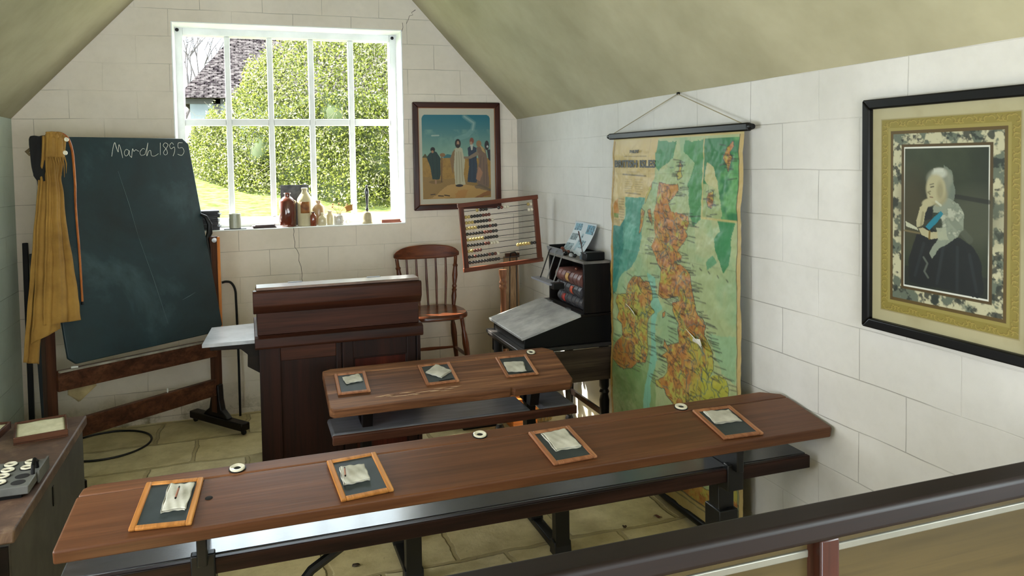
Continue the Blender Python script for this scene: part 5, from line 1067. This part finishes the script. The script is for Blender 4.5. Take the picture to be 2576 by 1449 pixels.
conker(1.709, 4.075, 1.071, .012, M_conk, 'reddish-brown dried seed resting on top of the heap', None)
for k, (x, y) in enumerate([(1.675, 3.955), (1.70, 3.925), (1.68, 3.885), (1.69, 3.855)]): conker(x, y, 1.0548, .015 - .001 * k, M_black if k != 2 else flat('pale_pebble', rgb(150, 150, 150), .4), ('small black lump beside the heap of seeds', 'larger black lump second from the heap of seeds', 'pale grey pebble between the black lumps and the inkpot', 'small black lump nearest the glass inkpot')[k], 'dark lumps on the book box')
conker(1.645 + .06, 3.87, .9820, .009, M_conk, 'single dried seed lying on the topmost leather book', None)

# ------------------------------------------------------------------ abacus on its turned stand
AB = thing('abacus', 'wooden frame abacus with dark and pale beads, tilted on a turned stand', 'abacus', (1.505, 4.56, 0))
tilt = Matrix.Translation((-.008, 0, 1.138)) @ Matrix.Rotation(math.radians(4.3), 4, 'Y').inverted()
M_abx = wood('abacus_frame_h', rgb(50, 23, 13), rgb(96, 48, 29), rgb(122, 68, 44), 'x', .4, .1, .8, .1); M_abz = wood('abacus_frame_v', rgb(50, 23, 13), rgb(90, 43, 26), rgb(116, 62, 40), 'z', .4, .1, .8, .1)
w_, h_ = .515, .425
for z in (h_ / 2 - .012, -h_ / 2 + .012): MB().box(-w_ / 2 - .006, -.012, z - .013, w_ / 2 + .006, .012, z + .013, tilt).build('frame_rail', M_abx, AB, bevel=.002)
for x in (-w_ / 2 + .014, w_ / 2 - .014): MB().box(x - .015, -.011, -h_ / 2 + .025, x + .015, .011, h_ / 2 - .025, tilt).build('frame_stile', M_abz, AB, bevel=.002)
rows = [[(.19, 'y'), (.24, 'd'), (.28, 'd'), (.32, 'd'), (.50, 'd'), (.54, 'r'), (.59, 'w'), (.63, 'w'), (.93, 'y'), (.97, 'w')], 'yyddddrrr|ww', 'yyydddddrw', 'yyyyddddrdd', 'ddddddrrrdd', 'yyyyyyddddd', 'ddddddrrwww', 'yyrrr|yyyyydd', 'ddrddddrdrw', 'ddddddddddd']
M_bead = {'y': flat('bead_tan', rgb(176, 150, 86), .4), 'd': flat('bead_black', rgb(34, 26, 24), .3, coat=.5), 'r': flat('bead_red_brown', rgb(96, 44, 30), .35, coat=.4), 'w': flat('bead_cream', rgb(214, 202, 178), .4)}
bm_cache = {}
def bead_mesh(k):
    if k not in bm_cache:
        o = MB().lathe([(.003, -.009), (.0075, -.0078), (.0105, -.003), (.0105, .003), (.0075, .0078), (.003, .009)], 12, Matrix.Rotation(PI / 2, 4, 'Y')).build('bead', M_bead[k]); bm_cache[k] = o.data; bpy.data.objects.remove(o)
    return bm_cache[k]
xi0, xi1 = -w_ / 2 + .029, w_ / 2 - .029
for i, rw in enumerate(rows):
    z = h_ / 2 - .052 - i * (h_ - .085) / 9.6
    MB().tube([tilt @ Vector((xi0, 0, z)), tilt @ Vector((xi1, 0, z))], .0017, 6).build('wire', M_iron, AB)
    if isinstance(rw, str):
        L, R = (rw.split('|') + [''])[:2]; pos = [(xi0 + .011 + .0188 * k, ch) for k, ch in enumerate(L)] + [(xi1 - .011 - .0188 * k, ch) for k, ch in enumerate(R[::-1])]
    else: pos = [(xi0 + f * (xi1 - xi0), ch) for f, ch in rw]
    for x, ch in pos:
        o = bpy.data.objects.new('bead', bead_mesh(ch)); COL.objects.link(o); o.parent = AB; o.matrix_local = tilt @ Matrix.Translation((x, 0, z))
m = MB(); pr = [(0, .022), (.015, .032), (.05, .03), (.07, .018), (.10, .022), (.3, .019), (.48, .020), (.50, .026), (.52, .020), (.66, .0175), (.76, .019), (.775, .026), (.79, .02), (.805, .026), (.82, .018), (.84, .021), (.86, .025), (.885, .025)]
MB().lathe([(r_, z + .022) for z, r_ in pr], 20, c=(.0, .0)).build('turned_post', M_easelz if False else wood('post_wood', rgb(84, 48, 30), rgb(134, 88, 60), rgb(166, 118, 84), 'z', .35, .1, .8, .2), AB)
for a in (.5, .5 + 2 * PI / 3, .5 + 4 * PI / 3):
    MB().tube([(0.02 * math.cos(a), .02 * math.sin(a), .12), (.09 * math.cos(a), .09 * math.sin(a), .09), (.17 * math.cos(a), .17 * math.sin(a), .018)], [.016, .014, .012], 8).build('foot', M_easelz, AB)

EA = thing('folded_easel', 'pale wooden folded easel leaning in the corner behind the abacus', 'easel', (1.69, 4.90, 0))
M_pale = wood('pale_easel_wood', rgb(104, 78, 56), rgb(150, 118, 88), rgb(176, 146, 112), 'z', .5, .2, .7)
for x0, x1, w2_ in ((-.055, -.01, .045), (-.005, .02, .04), (.05, .045, .045)): m = MB(); m.bar((x0 - .03, -.03, 0), (x1, .10, .93), w2_, .022, up=(0, 1, 0)); m.build('leg', M_pale, EA, bevel=.003)
for x0, x1 in ((-.035, .012), (.03, .058)): MB().tube([(x0 - .02, -.045, .02), (x1 - .004, .083, .95)], .003, 6).build('iron_rod', M_iron, EA)
MB().box(-.03, .06, .925, .07, .085, .955).build('head_block', M_easel, EA, bevel=.003); MB().tube([(.0, .05, .93), (.0, .04, .96), (.03, .04, .965), (.05, .045, .94)], .005, 6).build('hook', M_iron, EA)

# crate and cane basket on the floor under the table
CR = thing('orange_crate', 'small orange slatted wooden crate on the floor behind the short desk', 'crate', (1.545, 4.30, 0))
M_or = wood('orange_wood', rgb(140, 70, 24), rgb(196, 112, 50), rgb(216, 140, 80), 'x', .45, .1, .8)
MB().box(-.10, -.07, .0, -.0, .07, .18).build('side_board', M_or, CR, bevel=.003)
for k in range(7): MB().box(.002, -.072, .01 + k * .024, .05, -.062, .026 + k * .024).build('slat', M_or, CR)
for x in (.0, .05): MB().box(x - .004, -.064, 0, x + .004, .07, .18).build('corner_strip', M_or, CR)
BA = thing('cane_basket', 'pale open-woven cane basket on the floor against the right wall', 'basket', (1.68, 4.36, 0))
m = MB()
def ringp(r_, z): return [(r_ * math.cos(a), r_ * .9 * math.sin(a), z) for a in [2 * PI * k / 28 for k in range(28)]]
M_cane = flat('pale_cane', rgb(206, 176, 112), .6)
for k in range(9): MB().tube(ringp(.055 + .003 * k, .008 + .021 * k), .0045, 6, closed=True).build('cane_hoop', M_cane, BA)
for k in range(16): a = 2 * PI * k / 16; MB().tube([(.055 * math.cos(a), .05 * math.sin(a), .003), (.081 * math.cos(a), .073 * math.sin(a), .182)], .0045, 6).build('cane_upright', M_cane, BA)
BX = thing('black_box', 'low black box with brown edge on the floor behind the short desk', 'box', (1.28, 4.42, 0))
MB().box(-.11, -.08, 0, .11, .08, .13).build('box_body', M_black, BX, bevel=.004); MB().box(-.113, -.083, .131, .113, .083, .145).build('lid', M_darkw, BX, bevel=.003)

# ------------------------------------------------------------------ things on the window sill
SZ = wz0 + .0018
M_sslate = speck('old_slate', rgb(24, 24, 28), rgb(46, 46, 50), 10, .5, .3, 40)
def plain_slate(lb, loc, rz, wd, ht, th, grp, m_=None):
    o = MB().box(-wd / 2, -ht / 2, 0, wd / 2, ht / 2, th).build('plain_slate', m_ or M_sslate, bevel=.0012); o.location = loc; o.rotation_euler = (0, 0, rz); return tag(o, lb, 'slate', grp)
ORD = ['lowest', 'second lowest', 'third', 'fourth', 'fifth', 'sixth', 'seventh', 'eighth', 'ninth', 'tenth', 'topmost']
for k in range(11): plain_slate(ORD[k] + ' thin black slate from the bottom in the tall sill stack beside the blackboard', (-.255 + random.uniform(-.014, .010), 5.27 + random.uniform(-.01, .01), SZ + .0112 * k), random.uniform(-.08, .08), .17, .13, .0105, 'stack of slates on the sill by the blackboard')
for k in range(4): plain_slate(('lowest', 'second', 'third', 'topmost')[k] + ' dark slate in the low sill pile between mug and brown jar', (.10 + random.uniform(-.012, .012), 5.235 + random.uniform(-.006, .006), SZ + .0052 * k), random.uniform(-.06, .06), .145 - .008 * k, .09, .005, 'low pile of slates on the sill', speck('brown_black_slate', rgb(40, 22, 20), rgb(66, 40, 36), 10, .5, .3, 40))
plain_slate('single thin dark slate under the grey mug on the sill', (-.075, 5.225, SZ), .02, .135, .08, .004, None)
MG = thing('stoneware_mug', 'plain grey-green straight-sided mug on the left part of the sill', 'mug', (-.075, 5.225, SZ + .0042)); M_mug = speck('grey_stoneware', rgb(150, 150, 128), rgb(170, 170, 150), 6, .3, .05, 30, coat=.4)
MB().lathe([(.001, 0), (.033, 0), (.036, .003), (.0365, .093), (.035, .094), (.033, .092), (.033, .006), (.001, .005)], 28).build('body', M_mug, MG)
m = MB(); m.tube([(0, .034, .078), (.004, .058, .072), (.004, .060, .035), (0, .034, .022)], .005, 8); m.build('handle', M_mug, MG)
o = MB().box(-.092, -.004, 0, .092, .004, .27).build('leaning_slate', speck('chalky_slate', rgb(42, 44, 50), rgb(96, 98, 104), 16, .6, .2, 40), bevel=.002); o.location = (.305, 5.333, SZ); o.rotation_euler = (math.radians(-6), 0, 0); tag(o, 'black smudged slate leaning on the window behind the brown jar', 'slate')
def bottle(name, lb, x, y, prof, m_, top=None, cat='bottle', extra=None, n_=28):
    t = thing(name, lb, cat, (x, y, SZ)); MB().lathe([(.001, 0)] + prof, n_).build('body', m_, t)
    if top: MB().lathe(top, n_).build('lip', top_m, t)
    if extra: extra(t)
    return t
M_brown = flat('brown_salt_glaze', rgb(96, 40, 26), .14, coat=1); M_cream = speck('cream_stoneware', rgb(196, 182, 140), rgb(216, 204, 170), 5, .3, .05, 30, coat=.5); M_tan = speck('tan_stoneware', rgb(150, 116, 80), rgb(176, 146, 108), 5, .3, .05, 30, coat=.5)
top_m = M_brown
bottle('brown_jar', 'large shiny brown stoneware jar on the sill, leftmost of the bottles', .252, 5.245, [(.050, 0), (.053, .004), (.054, .165), (.050, .172), (.030, .192), (.018, .198), (.017, .212), (.001, .213)], M_brown, [(.001, .212), (.022, .213), (.024, .217), (.020, .221), (.001, .222)], 'jar')
def lab(t): 
    m = MB(); m.grid(lambda a, b: (.0515 * math.sin(-.62 + 1.15 * a), -.0515 * math.cos(-.62 + 1.15 * a), .085 + .075 * b), 10, 4); m.build('printed_label', speck('brown_label', rgb(96, 48, 14), rgb(164, 104, 48), 22, .6), t, solid=.0008)
top_m = M_cream
bottle('stoneware_flagon', 'tall cream stoneware flagon with a brown square label, behind the small brown bottle', .362, 5.255, [(.047, 0), (.050, .004), (.050, .165), (.047, .180), (.032, .206), (.020, .222), (.017, .236), (.001, .237)], M_cream, [(.001, .236), (.020, .237), (.021, .248), (.017, .251), (.001, .251)], 'flagon', lab)
top_m = M_brown
bottle('brown_bottle', 'small shiny brown bottle in front of the cream flagon', .410, 5.205, [(.019, 0), (.021, .003), (.021, .062), (.018, .070), (.010, .078), (.009, .086), (.001, .087)], flat('red_brown_glaze', rgb(132, 62, 38), .14, coat=1), [(.001, .086), (.013, .087), (.014, .091), (.001, .094)])
top_m = M_cream
bottle('cream_bottle', 'small squat cream bottle right of the small brown one', .468, 5.21, [(.024, 0), (.026, .003), (.026, .046), (.022, .055), (.010, .066), (.008, .076), (.001, .077)], M_cream, [(.001, .076), (.011, .077), (.011, .084), (.001, .085)])
top_m = M_tan
bottle('tan_flagon', 'tan stoneware bottle with a cream shoulder, behind the two small bottles', .455, 5.315, [(.038, 0), (.040, .004), (.040, .105), (.036, .120), (.020, .138), (.014, .142), (.014, .152), (.001, .153)], M_tan, [(.001, .152), (.017, .153), (.017, .160), (.001, .161)])
bottle('cream_jar', 'small cream lidded jar between the cream bottle and the flower jar', .525, 5.262, [(.021, 0), (.023, .003), (.023, .062), (.020, .069), (.014, .075), (.013, .084), (.001, .085)], M_cream, [(.001, .084), (.017, .085), (.017, .090), (.001, .092)], 'jar')
def sprigs(t):
    r = random.Random(5)
    for k in range(9):
        a = r.uniform(0, 6.28); l = r.uniform(.03, .075); x, y = .010 * math.cos(a), .010 * math.sin(a); q = (x + l * .8 * math.cos(a), y + l * .5 * math.sin(a), .080 + l * .9)
        MB().tube([(x * .5, y * .5, .060), (x * 1.4, y * 1.4, .086), q], [.0011, .0010, .0008], 5).build('dried_stem', flat('dry_stem', rgb(150, 104, 60), .8), t)
        if k % 2 == 0: MB().lathe([(.001, -.006), (.004, -.003), (.006, .002), (.003, .008), (.001, .01)], 8, Matrix.Translation(q) @ Matrix.Rotation(1.0 + k, 4, 'Y')).build('dried_flower', flat('dry_petal', rgb(206, 150, 92), .8), t)
    MB().grid(lambda a, b: (.045 + .045 * a, -.01 + .01 * math.sin(b * 3), .082 + .040 * b + .012 * a), 6, 6).build('dried_leaf', flat('dry_leaf', rgb(196, 140, 70), .7), t, solid=.001)
    for k in range(12): a = -PI / 2 + r.uniform(-1.1, 1.1); z = r.uniform(.01, .055); MB().lathe([(.001, -.0015), (.0028, 0), (.001, .0015)], 7, Matrix.Translation((.0325 * math.cos(a), .0325 * math.sin(a), z))).build('glaze_spot', flat('rust_spot', rgb(110, 60, 40), .6), t)
top_m = M_ceram
bottle('flower_jar', 'white spotted jar of dried flowers and twigs on the sill', .578, 5.22, [(.030, 0), (.032, .004), (.0325, .056), (.028, .064), (.020, .068), (.020, .074), (.018, .074), (.018, .06), (.001, .058)], flat('white_glaze', rgb(214, 208, 196), .2, coat=.7), None, 'jar', sprigs)
o = MB().tube([(.013 * math.cos(a), 0, .013 + .013 * math.sin(a)) for a in [2 * PI * k / 24 for k in range(24)]], .0028, 8, closed=True).build('white_ring', M_ceram); o.location = (.636, 5.215, SZ + .0026); tag(o, 'little white ring standing on edge right of the flower jar', 'ring')
BE = thing('hand_bell', 'brass hand bell with a black turned handle on the sill', 'bell', (.768, 5.235, SZ))
MB().lathe([(.056, 0), (.054, .003), (.044, .018), (.039, .040), (.036, .064), (.029, .075), (.012, .079), (.001, .080)], 30).build('bell_body', flat('pale_brass', rgb(206, 194, 164), .25, .6), BE)
MB().lathe([(.001, .076), (.008, .077), (.007, .085), (.011, .092), (.011, .098), (.0065, .104), (.0075, .13), (.012, .19), (.0145, .215), (.012, .232), (.006, .240), (.006, .246), (.009, .251), (.006, .258), (.001, .260)], 18).build('handle', flat('dark_handle', rgb(44, 42, 48), .3, coat=.6), BE)
MB().tube([(0, 0, .05), (0, 0, .022), (0, -.002, .012)], [.003, .003, .007], 8).build('clapper', M_iron, BE)
for k in range(2): plain_slate(('lower', 'upper')[k] + ' of two copper-red tiles at the right end of the sill', (.925 - .004 * k, 5.225, SZ + .0115 * k), .03 * k, .135 - .008 * k, .07, .011, None, speck('copper_red', rgb(142, 66, 44), rgb(182, 106, 82), 8, .4, .2, 40)).name = 'red_tile'

# ------------------------------------------------------------------ barrier rail
RB = thing('barrier', 'dark brown wooden barrier rail with lower panels coloured as reflected floor across the near foreground', 'barrier', (0, 1.12, 0))
M_rail = wood('rail_wood', rgb(16, 8, 7), rgb(24, 13, 10), rgb(30, 18, 14), 'x', .5, .03, .5, 0)
MB().box(XL + .002, -.032, .908, XR - .002, .034, .952).build('handrail', M_rail, RB, bevel=.010, seg=4)
for x in (.975, -.55): MB().box(x - .021, -.022, 0, x + .021, .020, .907).build('post', wood('post_red', rgb(34, 12, 8), rgb(56, 24, 16), rgb(70, 34, 24), 'z', .35, .05, .6, .3), RB, bevel=.004)
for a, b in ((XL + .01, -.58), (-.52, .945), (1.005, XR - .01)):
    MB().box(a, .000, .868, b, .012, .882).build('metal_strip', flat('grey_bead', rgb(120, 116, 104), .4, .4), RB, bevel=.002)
    MB().box(a, .004, .08, b, .010, .907).build('lower_panel', wood('panel_floor_reflection', rgb(52, 42, 22), rgb(70, 57, 32), rgb(84, 70, 42), 'x', .35, .03, .25, .2), RB)  # tan colour stands for the floor reflected in the panel

# ------------------------------------------------------------------ bits on the floor
def chip(lb, x, y, s_, col, seed, cat='leaf'):
    r = random.Random(seed); m = MB(); n_ = 9; ring_ = [(s_ * (1 + r.uniform(-.3, .3)) * math.cos(2 * PI * k / n_), s_ * .5 * (1 + r.uniform(-.3, .3)) * math.sin(2 * PI * k / n_), r.uniform(.002, .010)) for k in range(n_)]
    m.v = [Vector(p) for p in ring_] + [Vector((0, 0, .007))]; m.f = [[k, (k + 1) % n_, n_] for k in range(n_)]; o = m.build('dry_leaf' if cat == 'leaf' else 'twig', flat('floor_leaf_%d' % seed, rgb(*col), .7), solid=.0015); o.location = (x, y, .001); o.rotation_euler = (0, 0, seed); tag(o, lb, cat)
chip('curled reddish-brown leaf on the floor between the desk legs, the farther one', 1.555, 3.198, .022, (120, 76, 56), 1); chip('curled reddish-brown leaf on the floor by the map roller', 1.682, 2.961, .017, (110, 60, 48), 2)
chip('small dark leaf on the flagstones under the left part of the long desk', .364, 3.024, .016, (60, 44, 26), 3); chip('tiny brown leaf on the floor near the right iron foot', 1.50, 2.93, .012, (70, 52, 30), 5)
o = MB().tube([(0, 0, .003), (.025, .012, .004), (.045, .03, .003)], [.0022, .0018, .0012], 6).build('twig', M_black); o.location = (.70, 3.205, 0); tag(o, 'little dark twig lying on the flagstones under the long desk', 'twig')
